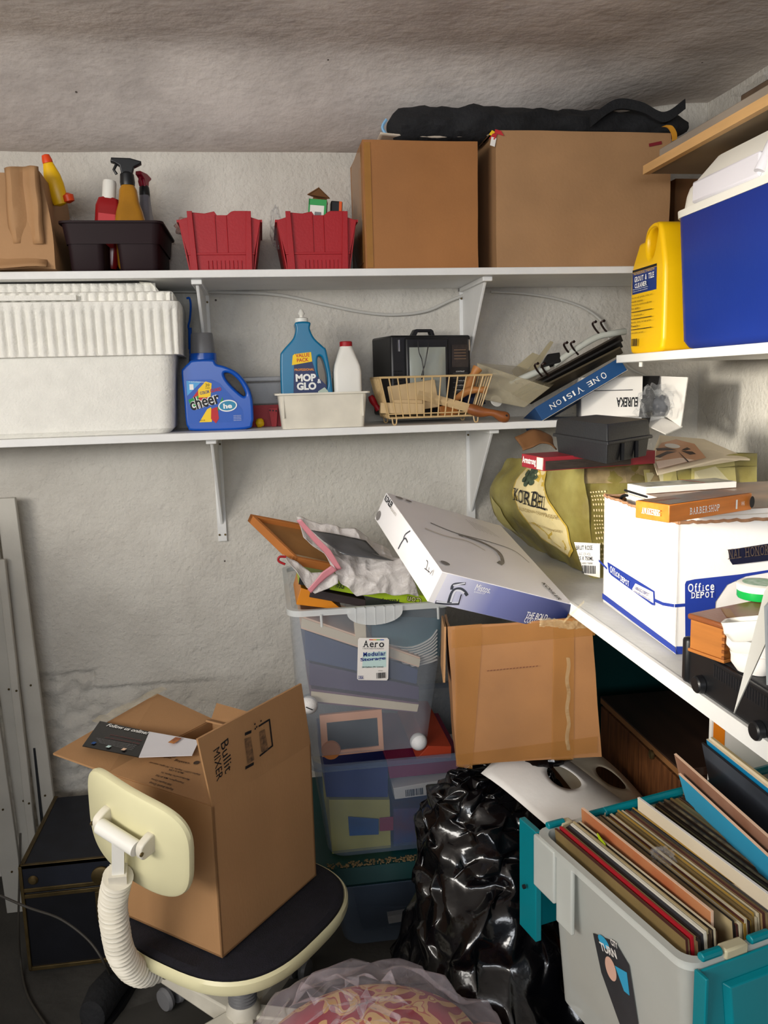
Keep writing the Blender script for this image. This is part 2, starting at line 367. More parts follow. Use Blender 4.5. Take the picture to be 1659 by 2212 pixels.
# crumpled brown carton at far left
t = thing('cardboard_box', 'dented brown carton at the left end of the high shelf', 'box', (-.62, 2.23, Z1))
b = MB()
def crump(p, a=.006, s=14): 
    p = Vector(p); return p + Vector((fbm(p+Vector((3, 1, 2)), s), fbm(p+Vector((9, 4, 2)), s), fbm(p, s)))*a
def softbox(b, x0, x1, y0, y1, z0, z1, n=10, a=.006, s=14, m=None, fn=None):
    F = [lambda u, v: (x0+(x1-x0)*u, y0, z0+(z1-z0)*v), lambda u, v: (x0+(x1-x0)*u, y1, z0+(z1-z0)*v), lambda u, v: (x0, y0+(y1-y0)*u, z0+(z1-z0)*v),
         lambda u, v: (x1, y0+(y1-y0)*u, z0+(z1-z0)*v), lambda u, v: (x0+(x1-x0)*u, y0+(y1-y0)*v, z0), lambda u, v: (x0+(x1-x0)*u, y0+(y1-y0)*v, z1)]
    for f in F: b.grid(lambda u, v, f=f: crump(fn(Vector(f(u, v))) if fn else f(u, v), a, s), n, n, m)
def taper(p): 
    k = p.z/.235; return Vector((p.x + (.012 if p.x > 0 else 0)*(1-k)*2, p.y - .02*(1-k), p.z + (.012*fbm((p.x, p.y, 0), 9) if k > .9 else 0)))
softbox(b, -.2, .135, -.12, .13, .004, .225, 16, .010, 9, fn=taper)
b.build('body', CARD3, t, weld=True, angle=50)
b = MB(); b.grid(lambda u, v: crump((.06+.075*u, -.135-.008*math.sin(u*9), .06+.17*v), .006, 18), 10, 12); b.build('folded_flap', CARD3, t, solid=.003)
b = MB(); b.grid(lambda u, v: crump((-.2+.34*u, -.128-.03*v*v, .05-.045*v), .006, 10), 14, 6); b.build('bottom_flap', CARD3, t, solid=.003)

def bottle_lathe(name, label, loc, parts, rot=(0, 0, 0), cat='bottle'):
    t = thing(name, label, cat, loc, rot)
    for nm, prof, m_, sx, sy in parts: b = MB(); b.lathe(prof, 28, sx=sx, sy=sy); b.build(nm, m_, t)
    return t
# yellow squeeze bottle, orange caps, leaning
p = at(132, 445, y=2.2)
t = bottle_lathe('squeeze_bottle', 'yellow squeeze bottle with orange cap tucked beside the dented carton', p, [
    ('body', [(.004, 0), (.016, .004), (.021, .02), (.022, .05), (.02, .07), (.012, .098), (.011, .102)], YEL, 1, .6),
    ('cap', [(.012, .1), (.012, .106), (.009, .118), (.003, .12)], mat('orange_plastic', (232, 74, 20), .4), 1, .9)], (math.radians(4), math.radians(-12), 0))
b = MB(); b.lathe([(.002, -.01), (.013, -.006), (.014, .008), (.004, .014)], 18, M=Matrix.Translation((.022, 0, .012))); b.build('side_cap', MATS['orange_plastic'], t)

# dark brown caddy
CADDY = mat('dark_brown_plastic', (34, 18, 22), .6, spec=.25, var=.1)
t = thing('cleaning_caddy', 'dark brown plastic caddy full of spray bottles on the high shelf', 'caddy', (-.335, 2.24, Z1), (0, 0, 0))
b = MB()
def pod(b, x0, x1, y0, y1, h, z0=.0, r=.015, m=None):
    cx, cy = (x0+x1)/2, (y0+y1)/2; hx, hy = (x1-x0)/2, (y1-y0)/2
    b.loft([rring(cx, cy, hx*.90, hy*.93, r, z0), rring(cx, cy, hx*.94, hy*.96, r, z0+.008), rring(cx, cy, hx, hy, r, h), rring(cx, cy, hx-.003, hy-.003, r, h), rring(cx, cy, hx*.94-.003, hy*.96-.003, r, z0+.012)], m)
pod(b, -.105, -.022, -.13, .13, .068); pod(b, .008, .105, -.13, .13, .068)
b.loft([rring(0, 0, .108, .134, .02, .062), rring(0, 0, .114, .14, .02, .108), rring(0, 0, .120, .146, .02, .108), rring(0, 0, .120, .146, .02, .113), rring(0, 0, .111, .137, .02, .113), rring(0, 0, .106, .132, .02, .066)], caps=False)
b.build('tub', CADDY, t)
b = MB(); b.tube(smoothline([(0, -.12, .1), (0, -.07, .112), (0, .0, .115), (0, .07, .112), (0, .12, .1)], 5, False), .012, 10); b.build('handle', CADDY, t)

TRED = mat('amber_red_liquid', (150, 26, 30), .2, var=.1); GOLD = mat('golden_liquid', (176, 122, 34), .12, var=.12, vs=10)
p = at(232, 560, y=2.22); p.z = Z1+.06
t = thing('lotion_bottle', 'red bottle with tall white cap in the brown caddy', 'bottle', (p.x-.006, 2.22, Z1+.02), (0, math.radians(7), 0))
b = MB(); b.loft([rring(0, 0, .027, .016, .01, 0), rring(0, 0, .03, .018, .012, .01), rring(0, 0, .03, .018, .012, .15), rring(0, 0, .024, .015, .01, .168), rring(0, 0, .015, .012, .01, .172)]); b.build('body', TRED, t)
b = MB(); b.lathe([(.0165, .168), (.0165, .206), (.0145, .212)], 24); b.build('cap', WHITEP, t)
b = MB(); b.box((-.02, -.0186, .05), (.02, -.018, .13)); b.build('paper_label', REDINK, t)
def sprayer(label, px, y, h, body_m, head_m, neck_m, sc, rz, tilt=0):
    p = at(px, 500, y=y); t = thing('spray_bottle', label, 'bottle', (p.x, y, Z1+.015), (0, tilt, rz))
    b = MB(); b.loft([rring(0, 0, .034*sc, .022*sc, .015, 0), rring(0, 0, .037*sc, .024*sc, .016, .01), rring(0, 0, .037*sc, .024*sc, .016, h*.42), rring(0, 0, .032*sc, .020*sc, .015, h*.52), rring(0, 0, .025*sc, .018*sc, .014, h*.6), rring(0, 0, .021*sc, .016*sc, .014, h*.72), rring(0, 0, .013, .013, .012, h*.78)]); b.build('body', body_m, t)
    b = MB(); b.lathe([(.017*sc, h*.76), (.018*sc, h*.79), (.0165*sc, h*.86), (.012*sc, h*.88)], 20); c = b.build('collar', neck_m, t)
    v, f = curve_solid([[(-.034*sc, h*1.0), (-.036*sc, h*.965), (-.028*sc, h*.955), (-.016*sc, h*.93), (-.013*sc, h*.86), (.013*sc, h*.86), (.018*sc, h*.92), (.036*sc, h*.955), (.036*sc, h*.975), (.01*sc, h*1.0)]], .022*sc, .003)
    b = MB(); b.add(v, f); b.build('trigger_head', head_m, t)
    b = MB(); b.tube([(-.022*sc, 0, h*.955), (-.03*sc, 0, h*.90), (-.024*sc, 0, h*.86)], .0035, 8); b.build('trigger', head_m, t)
    return t
t = sprayer('amber spray bottle with black trigger head in the brown caddy', 283, 2.20, .262, GOLD, BLACK, BLACK, 1.0, .1)
t2 = sprayer('clear spray bottle with dark red trigger head behind the amber one', 318, 2.27, .245, mat('clear_bottle', (120, 120, 128), .2, var=.1), mat('crimson_plastic', (150, 16, 46), .35), BLACK, .75, 1.2)
b = MB(); b.box((-.026, -.0245, .03), (.026, -.0238, .1)); b.build('paper_label', mat('dark_label', (60, 34, 20), .5), t)
# crumpled clear film by the caddy
def blob(name, c, r, m, amp=.2, s=3., seed=0, n=40, sharp=False, angle=180, parent=None, flat=None):
    b = MB(); c = Vector(c); rings = []
    for i in range(1, n):
        th = PI*i/n; ring = []
        for k in range(2*n):
            ph = PI*k/n; d = Vector((math.sin(th)*math.cos(ph), math.sin(th)*math.sin(ph), math.cos(th)))
            q = d*s+Vector((seed, seed*2, seed*3))
            f = 1+amp*(noise.noise(q)+.5*noise.noise(q*2.1)+.3*noise.noise(q*4.3))
            if sharp: dd = noise.voronoi(q*1.6)[0]; f += amp*.5*(dd[1]-dd[0])-amp*.2
            p = Vector((d.x*r[0], d.y*r[1], d.z*r[2]))*f
            if flat is not None and c.z+p.z < flat: p.z = flat-c.z
            ring.append(c+p)
        rings.append(ring)
    b.loft(rings); return b.build(name, m, parent, angle=angle)
p = at(150, 460, y=2.3); o = blob('plastic_film', (p.x-.005, 2.34, Z1+.13), (.03, .03, .035), CLEAR, .3, 3, 4, 16, True); tag(o, 'crumpled clear plastic beside the brown caddy', 'plastic film')

# red bins
def redbin(label, cx):
    t = thing('stacking_bin', label, 'bin', (cx, 2.255, Z1), group=None)
    hw = .0865; b = MB()
    # front wall with notched top edge
    def outline(w0, w1): return [(-w0, 0), (w0, 0), (w0+.003, .04), (w0+.004, .04), (w1, .118), (w1-.022, .125), (w1-.03, .14), (.035, .14), (.028, .138), (.018, .130), (-.006, .130), (-.012, .139), (-.035, .134), (-w1+.03, .137), (-w1+.022, .125), (-w1, .118), (-w0-.004, .04), (-w0-.003, .04)]
    v, f = curve_solid([outline(.076, .098)], .006, .001); b.add([(x, y-.13, z) for x, y, z in v], f)
    v, f = curve_solid([outline(.076, .098)], .006, .001); b.add([(x, y+.13, z) for x, y, z in v], f)
    for s in (-1, 1):
        b.hexa([(s*.079, -.13, 0), (s*.076, -.13, 0), (s*.076, .13, 0), (s*.079, .13, 0), (s*.098, -.13, .118), (s*.095, -.13, .118), (s*.095, .13, .118), (s*.098, .13, .118)])
        b.box((s*.098-.004, -.13, .114), (s*.098+.004, .13, .12))
    b.box((-.076, -.13, 0), (.076, .13, .004))
    b.build('shell', REDP, t)
    b = MB()
    for s in (-1, 1):
        x = s*.064; b.hexa([(x-.0075+s*.001, -.143, -.002), (x+.0075+s*.001, -.143, -.002), (x+.0075, -.13, 0), (x-.0075, -.13, 0), (x-.006+s*.006, -.141, .138), (x+.006+s*.006, -.141, .138), (x+.006+s*.006, -.13, .140), (x-.006+s*.006, -.13, .140)])
    b.box((-.08, -.1365, .037), (.08, -.131, .042))
    b.box((-.012, -.1355, .042), (-.010, -.132, .13)); b.box((.016, -.1345, .042), (.0175, -.132, .13))
    for k in range(9): b.box((-.033+k*.010, -.1350, .004), (-.0315+k*.010, -.132, .024))
    b.build('ribs', REDP, t, bevel=.001)
    return t
redbin('red plastic stacking bin, left one of the pair, next to the brown caddy', -.083)
redbin('red plastic stacking bin touching the orange-brown carton, full of small packages', .152)
o = blob('plastic_film', (-.17, 2.27, Z1+.128), (.03, .04, .022), mat('pinkish_film', (200, 150, 140), .2, alpha=.5, bump=1, bs=50), .35, 3, 8, 16, True); tag(o, 'crumpled pinkish film sticking out of the left red bin', 'plastic film')
o = blob('plastic_film', (.055, 2.24, Z1+.12), (.016, .05, .05), CLEAR, .35, 3, 2, 16, True); tag(o, 'clear plastic wrap rising between the two red bins', 'plastic film')
o = blob('plastic_film', (.09, 2.27, Z1+.125), (.045, .05, .022), CLEAR, .3, 3, 12, 16, True); tag(o, 'clear plastic bag lying in the right red bin', 'plastic film')
t = thing('small_box', 'small white and green box with a torn flap in the right red bin', 'box', (.158, 2.2, Z1+.118), (0, math.radians(6), -.15))
b = MB(); b.cbox((0, 0, .03), (.042, .05, .06)); b.build('body', PAPER, t)
b = MB(); b.box((-.0225, -.0265, .046), (.0225, -.025, .0605)); b.box((.017, -.0266, 0), (.0225, -.025, .0605)); b.box((-.0225, -.0265, .0), (-.019, -.025, .0605)); b.build('green_band', GREENINK, t)
b = MB(); b.box((-.006, -.0268, .008), (.01, -.0254, .03)); b.build('window', GREYP, t)
b = MB(); b.panel([(-.02, .02, .06), (.022, .02, .06), (.016, .03, .078), (-.016, .035, .085)], .002); b.panel([(-.03, 0, .075), (.0, -.02, .09), (.028, .0, .07), (.0, .03, .072)], .002); b.build('torn_flap', CARDIN, t)
t = thing('battery_pack', 'black and orange battery pack standing in the right red bin', 'battery pack', (.206, 2.21, Z1+.122), (0, math.radians(4), 0))
b = MB(); b.cbox((0, 0, .028), (.03, .03, .058)); b.build('body', BLACK, t, bevel=.003)
b = MB(); b.box((.006, -.0165, .002), (.013, -.015, .056)); b.build('orange_stripe', mat('orange_print', (226, 92, 30), .5, var=0), t)

# two large cartons
x0 = at(785, 450, y=2.12).x; x1 = at(1035, 450, y=2.12).x
t = thing('cardboard_box', 'orange-brown carton on the high shelf between the right red bin and the bigger carton', 'box', ((x0+x1)/2-.001, 2.255, Z1))
w_ = x1-x0-.004
b = MB(); softbox(b, -w_/2, w_/2, -.135, .13, 0, .305, 12, .002, 8); b.build('body', CARD2, t, weld=True, angle=40, bevel=0)
b = MB(); b.box((-w_/2+.004, -.1376, .004), (-w_/2+.02, -.1364, .3)); b.box((-w_/2-.0016, -.11, .02), (-w_/2-.0005, .1, .30)); b.build('tape', TAPE, t)
x0 = at(1072, 450, y=2.12).x; x1 = at(1446, 450, y=2.12).x
t = thing('cardboard_box', 'large plain tan carton on the high shelf under the black bag', 'box', ((x0+x1)/2, 2.255, Z1))
w_ = x1-x0
b = MB(); softbox(b, -w_/2, w_/2, -.135, .135, 0, .332, 12, .002, 8); b.build('body', CARD3, t, weld=True, angle=40)
d = Decal(facemat((w_, .272, .332), 'F'), .002); d.rect(.188, .138, .035, .008, mat('maroon_tape', (128, 30, 40), .5, var=0), .2); d.build('maroon_tape', t)
b = MB()
for pts, mm in (([(-w_/2-.004, -.137, .325), (-w_/2+.02, -.139, .318), (-w_/2+.012, -.139, .330), (-w_/2-.002, -.137, .334)], REDINK), ([(-w_/2-.016, -.138, .296), (-w_/2-.004, -.139, .292), (-w_/2, -.139, .312), (-w_/2-.012, -.138, .316)], PAPER), ([(-w_/2-.018, -.137, .312), (-w_/2-.004, -.139, .309), (-w_/2+.003, -.139, .322), (-w_/2-.008, -.138, .324)], REDINK), ([(-w_/2-.018, -.136, .322), (-w_/2-.01, -.136, .318), (-w_/2-.002, -.136, .328), (-w_/2-.01, -.136, .332)], YELINK)): b.panel(pts, .001, mm)
b.build('torn_tape', None, t)
t = thing('strap', 'short yellow webbing strap hanging over the right top corner of the tan carton', 'strap', (0, 0, 0))
b = MB(); pts = smoothline([at(1434, 274, y=2.11), at(1447, 276, y=2.105), at(1456, 290, y=2.105), at(1457, 305, y=2.11)], 5, False)
b.loft([[p+Vector((-.006, -.002, 0)), p+Vector((.006, -.002, .004)), p+Vector((.006, .002, .004)), p+Vector((-.006, .002, 0))] for p in pts]); b.build('webbing', mat('mustard_webbing', (214, 150, 40), .8), t)
t.location = (0, 0, 0)
# long black bag
t = thing('tripod_bag', 'long black fabric bag lying on top of the two high cartons', 'bag')
b = MB(); rings = []
P0 = Vector((.345, 2.2, 2.058)); P1 = Vector((1.16, 2.22, 2.074)); N = 60
for i in range(N+1):
    u = i/N; c = P0.lerp(P1, u); e = math.sin(min(u*34+.25, PI/2))*min(1, (1-u)*9+.35)
    ring = []
    for k in range(24):
        a = 2*PI*k/24; rr = (.040+.008*math.sin(u*6)+(.004 if u > .55 else 0))*e
        q = Vector((u*7, math.cos(a), math.sin(a)))
        rr *= 1+.22*noise.noise(q*1.3)+.16*noise.noise(Vector((u*20+a, a*1.5, 4)))
        z = math.sin(a)*rr*1.0; ring.append(c+Vector((0, math.cos(a)*rr*1.35, max(z, -.026 if u > .3 else -.04))))
    rings.append(ring)
b.loft(rings); b.build('shell', CLOTHK, t)
b = MB(); pts = smoothline([(.86, 2.14, 2.06), (.93, 2.15, 2.105), (1.0, 2.15, 2.1), (1.06, 2.145, 2.075), (1.12, 2.15, 2.11)], 8, False); b.loft([[p+Vector((0, -.003, .014)), p+Vector((0, -.006, -.012)), p+Vector((0, .004, -.012)), p+Vector((0, .006, .014))] for p in pts]); b.build('strap', CLOTHK, t)
b = MB(); b.tube(smoothline([at(835, 258, y=2.19), at(826, 275, y=2.19), at(835, 292, y=2.19)], 4, False), .004, 6); b.build('drawstring', mat('pale_blue_tag', (130, 180, 220), .6), t)
b = MB(); b.grid(lambda u, v: (at(822, 296, y=2.16)+Vector((.28*u, .10*v, .006-.028*u*(1-u)+.0*v+.004))), 30, 6); tag(b.build('cloth', mat('beige_cloth', (214, 200, 182), .8), None, solid=.003), 'pale cloth flattened under the left end of the black bag', 'cloth')
t.name = 'tripod_bag'

# ================================================================== MIDDLE SHELF CONTENTS
Z2 = 1.3095
# foam cooler
t = thing('foam_cooler', 'white foam cooler with ribbed lid at the left of the middle shelf', 'cooler', (-.52, 2.235, Z2), (0, 0, math.radians(2)))
b = MB(); hw = .305; hd = .125
b.loft([rring(0, 0, hw-.025, hd-.022, .03, 0), rring(0, 0, hw-.014, hd-.012, .035, .012), rring(0, 0, hw, hd, .035, .2), rring(0, 0, hw-.02, hd-.02, .03, .2), rring(0, 0, hw-.03, hd-.03, .03, .02)], None)
b.build('body', FOAM, t)
def flutes(z0, z1, hx, hy, amp, n, dx0=0, zs=None, top_scale=1.0):
    rings = []; K = 10*n
    base = rring(0, 0, hx, hy, .02, 0, 8)
    # resample ring at even spacing
    P = [Vector(q) for q in base]; Ls = [0]
    for i in range(len(P)): Ls.append(Ls[-1]+(P[(i+1) % len(P)]-P[i]).length)
    T = Ls[-1]
    def pt(s):
        s %= T
        for i in range(len(P)):
            if s <= Ls[i+1]: a = (s-Ls[i])/max(1e-9, Ls[i+1]-Ls[i]); q = P[i].lerp(P[(i+1) % len(P)], a); d = (P[(i+1) % len(P)]-P[i]).normalized(); return q, Vector((d.y, -d.x, 0))
    M_ = 700; out = []
    for k in range(M_):
        q, nn = pt(T*k/M_); ph = T*k/M_/.0225; a = abs(math.sin(PI*ph)); out.append((q, nn, a))
    return out
def fl_rings(prof, hx, hy): # prof: list (z, inset, flute amplitude)
    base = flutes(0, 0, hx, hy, 0, 0); return [[q+nn*(-ins+amp*(a-1))+Vector((0, 0, z)) for q, nn, a in base] for z, ins, amp in prof]
b = MB(); b.loft(fl_rings([(.196, .03, 0), (.192, .0, 0), (.198, -.0, .012), (.235, -.001, .012), (.296, -.003, .011), (.302, -.004, .003), (.318, -.004, .0), (.320, .004, 0), (.322, .02, 0)], .322, .142))
b.build('rim', FOAM, t, angle=60)
b = MB(); b.loft(fl_rings([(.318, .02, 0), (.320, .008, .008), (.336, .008, .010), (.340, .008, 0), (.343, .012, 0)], .32, .14))
b.loft([[(x*.93-.01, y*.86, z) for x, y, z in r] for r in fl_rings([(.340, .008, .004), (.345, .010, .009), (.358, .02, .008), (.366, .03, 0), (.368, .06, 0)], .32, .14)])
b.box((-.17, -.146, .322), (.09, -.12, .334)); b.build('lid', FOAM, t, angle=60)

# blue hook behind the cheer bottle
t = thing('fly_swatter', 'blue plastic loop handle standing between foam cooler and blue detergent jug', 'handle')
b = MB(); b.tube(smoothline([at(403, 645, y=2.3), at(409, 644, y=2.3), at(412, 660, y=2.3), at(410, 690, y=2.3), at(407, 705, y=2.3), at(410, 720, y=2.3), at(411, 755, y=2.3), at(408, 925, y=2.3)], 5, False), .0028, 8); b.tube([at(410, 708, y=2.3), at(411, 755, y=2.3)], .005, 8); b.build('wire_handle', BLUEP, t)

# detergent jug
def outline_px(pts, px0, z0px, y, sub=4): pass
t = thing('detergent_jug', 'blue laundry detergent jug with grey cap beside the foam cooler', 'jug', (-.113, 2.235, Z2), (0, 0, 0))
out = smoothline([Vector(q) for q in [(-.086, .026), (-.087, .08), (-.089, .148), (-.084, .16), (-.07, .173), (-.058, .18), (-.010, .18), (.0, .168), (.02, .162), (.050, .146), (.072, .118), (.084, .085), (.086, .04), (.083, .016), (.064, 0), (-.064, 0), (-.082, .010)]], 4)
hole = smoothline([Vector(q) for q in [(.018, .145), (.035, .142), (.055, .122), (.068, .094), (.066, .085), (.056, .09), (.034, .112), (.02, .132)]], 4)
v, f = curve_solid([[(p.x, p.y) for p in out], [(p.x, p.y) for p in hole]], .105, .006, 4)
b = MB(); b.add(v, f); b.lathe([(.034, .165), (.034, .197), (.03, .198)], 32, M=Matrix.Translation((-.036, 0, 0))); b.build('body', BLUEP, t, angle=50)
b = MB(); b.lathe([(.031, .195), (.0315, .2), (.028, .245), (.026, .249), (.01, .25)], 32, M=Matrix.Translation((-.036, 0, 0))); b.build('cap', GREYP, t, angle=40)
d = Decal(facemat((.17, .105, .25), 'F'), .0004); Y0 = -.125
LBL = mat('label_blue', (20, 110, 200), .4, var=.1, vs=8)
def P(u, v): return (u, v+Y0)
d.poly([P(-.08, .02), P(.055, .02), P(.06, .03), P(.06, .05), P(.03, .09), P(.005, .12), P(-.015, .13), P(-.078, .13)], mat('label_blue_dark', (18, 84, 180), .4, var=0))
d.poly([P(-.078, .09), P(-.04, .125), P(-.078, .128)], mat('label_light', (70, 160, 220), .4, var=0))
d.rect(-.066, .112+Y0, .01, .014, WHITEINK)
d.text('for new & ordinary machines', -.052, .124+Y0, .04, .004, WHITEINK, -.05)
for pts, mm in (([P(-.073, .075), P(-.045, .11), P(-.02, .10), P(-.04, .06)], REDINK), ([P(-.07, .06), P(-.076, .08), P(-.05, .09), P(-.05, .06)], GREENINK), ([P(-.05, .085), P(-.05, .105), P(-.03, .125), P(-.015, .12), P(-.02, .085)], YELINK), ([P(-.01, .045), P(.01, .085), P(.012, .06)], GREENINK), ([P(-.052, .022), P(-.03, .055), P(-.02, .06), P(-.02, .022)], YELINK), ([P(-.02, .055), P(-.022, .03), P(-.01, .018), P(-.002, .03), P(-.004, .06)], REDINK)): d.poly(pts, mm)
d.text('20', -.026, .116+Y0, .01, .007, INK); d.text('LOADS', -.026, .1085+Y0, .011, .003, INK)
d.text('COLOR', -.034, .0975+Y0, .024, .0075, NAVY, .18, .02); d.text('GUARD', -.006, .103+Y0, .028, .009, REDINK, .18, .02)
for k, (mm, bo) in enumerate(((WHITEINK, .07), (INK, .02))): d.text('cheer', -.036+.0, .076+Y0, .076, .032, mm, .24, bo)
d.ell(.022, .062+Y0, .024, .015, WHITEINK, .1); d.ell(.022, .062+Y0, .021, .012, mat('he_blue', (20, 130, 170), .4, var=0), .1); d.text('he', .022, .0615+Y0, .022, .013, WHITEINK, .05, .04)
d.text('50 FL OZ', -.044, .027+Y0, .014, .003, INK)
for k in range(4): d.text('LIQUID DETERGENT', .045, .036-k*.004+Y0, .02, .002, WHITEINK)
d.build('front_label', t)

# clear organizer case and red tool behind
t = thing('organizer_case', 'clear plastic parts case behind the blue detergent jug', 'case', (.03, 2.34, Z2+.06))
b = MB(); b.cbox((-.02, 0, .03), (.12, .08, .06)); b.build('tray', mat('smoke_plastic', (170, 172, 176), .2, alpha=.4), t, bevel=.003)
b = MB(); b.cbox((-.02, 0, .068), (.126, .085, .014)); b.build('lid', MATS['smoke_plastic'], t, bevel=.003)
t = thing('tool_tray', 'red metal tool tray with punched holes in the shadow behind the white tray', 'tray', (.02, 2.3, Z2))
b = MB(); b.box((-.1, .0, 0), (.08, .09, .004)); b.panel([(-.1, 0, 0), (.06, 0, 0), (.06, -.0, .058), (-.1, 0, .058)], .003); b.build('shell', REDP, t)
b = MB(); b.hexa([(.0, -.02, .0), (.012, -.02, 0), (.012, -.012, 0), (0, -.012, 0), (-.007, -.02, .05), (.018, -.02, .05), (.018, -.012, .05), (-.007, -.012, .05)]); b.build('red_bit', REDP, t)
b = MB()
for k in range(3): b.lathe([(.0022, 0), (.0022, .001)], 8, M=frame((-.003+k*.008, -.0208, .044-k*.001), (1, 0, 0), (0, 0, 1)))
b.build('rivet', INK, t)
o = blob('wrapper', (-.012, 2.26, Z2+.012), (.012, .01, .012), YEL, .3, 3, 3, 10); tag(o, 'small yellow scrap beside the detergent jug', 'scrap')

# white tray
t = thing('plastic_tray', 'off-white rectangular plastic tray holding the floor polish and white bottle', 'tray', (.149, 2.19, Z2))
b = MB(); b.loft([rring(0, 0, .104, .075, .01, 0), rring(0, 0, .112, .084, .012, .085), rring(0, 0, .120, .092, .012, .085), rring(0, 0, .120, .092, .012, .0895), rring(0, 0, .110, .082, .012, .0895), rring(0, 0, .102, .073, .01, .004)]); b.build('tub', OFFW, t)
for s in (-1, 1): b = MB(); b.cbox((s*.1, -.0815, .055), (.004, .005, .055)); b.build('rib', OFFW, t)

# Mop & Glo
t = thing('floor_polish_bottle', 'tall teal floor polish bottle standing in the off-white tray', 'bottle', (.113, 2.2, Z2+.005))
out = smoothline([Vector(q) for q in [(-.064, .02), (-.066, .1), (-.064, .175), (-.058, .192), (-.030, .222), (-.022, .245), (-.022, .262), (.014, .262), (.014, .245), (.024, .222), (.046, .2), (.054, .188), (.064, .12), (.067, .06), (.064, .018), (.05, 0), (-.05, 0), (-.062, .008)]], 4)
hole = smoothline([Vector(q) for q in [(.030, .170), (.037, .176), (.045, .165), (.053, .13), (.053, .10), (.046, .09), (.038, .1), (.030, .135)]], 4)
v, f = curve_solid([[(p.x, p.y) for p in out], [(p.x, p.y) for p in hole]], .078, .005, 4); b = MB(); b.add(v, f); b.build('body', TEALB, t, angle=50)
b = MB(); b.lathe([(.0175, .258), (.0175, .274), (.012, .276)], 24, M=Matrix.Translation((-.005, 0, 0))); b.lathe([(.007, .274), (.005, .28), (.0095, .286), (.004, .296), (.001, .298)], 16, M=Matrix.Translation((-.005, 0, 0))); b.build('cap', WHITEP, t)
d = Decal(facemat((.13, .078, .26), 'F'), .0004)
def Q(u, v): return (u, v-.103)
d.poly([Q(-.038, .01), Q(-.032, .11), Q(-.03, .152), Q(.01, .158), Q(.026, .10), Q(.05, .075), Q(.055, .01)], mat('label_navy', (28, 44, 92), .4, var=0))
d.poly([Q(.03, .01), Q(.028, .06), Q(.045, .07), Q(.054, .06), Q(.055, .01)], mat('label_cream', (180, 195, 180), .4, var=0))
d.poly([Q(-.036, .128), Q(-.033, .152), Q(-.028, .156), Q(.014, .160), Q(.016, .136)], YELINK)
d.text('VALUE', -.008, .1525-.103, .036, .0095, REDINK, .06, .02); d.text('PACK', -.008, .1405-.103, .030, .0095, REDINK, .06, .02)
d.text('PROFESSIONAL', -.005, .116-.103, .050, .006, mat('orange_ink', (236, 150, 40), .5, var=0), 0, .02)
d.text('MOP', -.002, .0955-.103, .052, .0195, WHITEINK, 0, .05); d.text('GLO', -.001, .074-.103, .050, .0195, WHITEINK, 0, .05); d.text('&', .032, .086-.103, .010, .011, WHITEINK, 0, .03)
d.build('front_label', t)

# white bottle with red cap
t = thing('powder_bottle', 'white square-shouldered bottle with red cap in the off-white tray', 'bottle', (.220, 2.19, Z2+.005))
b = MB(); b.loft([rring(0, 0, .034, .026, .008, 0), rring(0, 0, .036, .028, .01, .006), rring(0, 0, .036, .028, .01, .135), rring(0, 0, .033, .026, .01, .152), rring(0, 0, .017, .017, .014, .196), rring(0, 0, .0155, .0155, .0145, .202)]); b.build('body', WHITEP, t)
b = MB(); b.lathe([(.0165, .2), (.0165, .211), (.0145, .213)], 24); b.build('cap', REDP, t)
b = MB(); b.box((-.0368, -.02, .02), (-.0362, .02, .12)); b.build('side_label', mat('label_greenish', (190, 200, 180), .6), t)

# television
t = thing('portable_television', 'small black portable television standing behind the wire basket', 'television', (.44, 2.3, Z2+.02), (0, 0, math.radians(13)))
b = MB(); b.box((-.118, -.07, .0), (.118, .075, .212)); b.build('housing', BLACK, t, bevel=.006)
b = MB(); b.box((-.078, -.078, .015), (.048, -.068, .205)); o = b.build('bezel', BLACK, t, bevel=.005)
b = MB(); b.grid(lambda u, v: ((-.069+.106*u)+0, -.0785-.006*(1-(2*u-1)**4)*(1-(2*v-1)**4), .045+.135*v), 12, 12); b.build('screen', SCREEN, o, angle=80)
d = Decal(facemat((.236, .14, .212), 'F'), .0015)
d.rect(.084, .05, .050, .06, mat('dial_window', (52, 44, 40), .3, var=.2, vs=60))
for k in range(4): d.rect(.084, .066-k*.008, .036, .0012, mat('dial_ink', (150, 120, 90), .5, var=0))
for k, (tt, ww) in enumerate((('CONTRAST', .022), ('BRIGHT', .02), ('V HOLD', .02), ('H HOLD', .022), ('VOLUME', .024))): d.text(tt, .084, .008-k*.0125, ww*1.2, .0036, WHITEINK); d.rect(.084, .003-k*.0125, .046, .0008, GREYP)
d.build('dial_print', t)
for s in (.110, -.098): b = MB(); b.box((s, -.074, .17), (s+.004, -.07, .2)); b.build('slider', CHROME, t)
b = MB()
for i in range(6):
    for k in range(8): b.box((-.1125+i*.0045, -.0712, .06+k*.008), (-.1105+i*.0045, -.0702, .064+k*.008))
b.build('speaker_slots', mat('slot_dark', (4, 4, 5), .8, var=0), t)
v, f = curve_solid([[(-.034, 0), (-.022, .02), (-.016, .022), (.028, .022), (.034, .018), (.04, 0)], [(-.018, .004), (-.012, .014), (.024, .014), (.028, .004)]], .02, .002); b = MB(); b.add([(x+.0, y, z+.21) for x, y, z in v], f); b.build('handle', BLACK, t)
cable('cable', [at(903, 738, y=2.205), at(905, 760, y=2.2), at(912, 780, y=2.2), at(914, 812, y=2.2), at(900, 830, y=2.24)], .0014, BLACK, 'thin black cord hanging over the left of the television screen')
cable('cable', [at(926, 740, y=2.205), at(922, 765, y=2.2), at(917, 790, y=2.2), at(911, 812, y=2.2), at(916, 830, y=2.24)], .0014, BLACK, 'thin black cord hanging over the middle of the television screen')

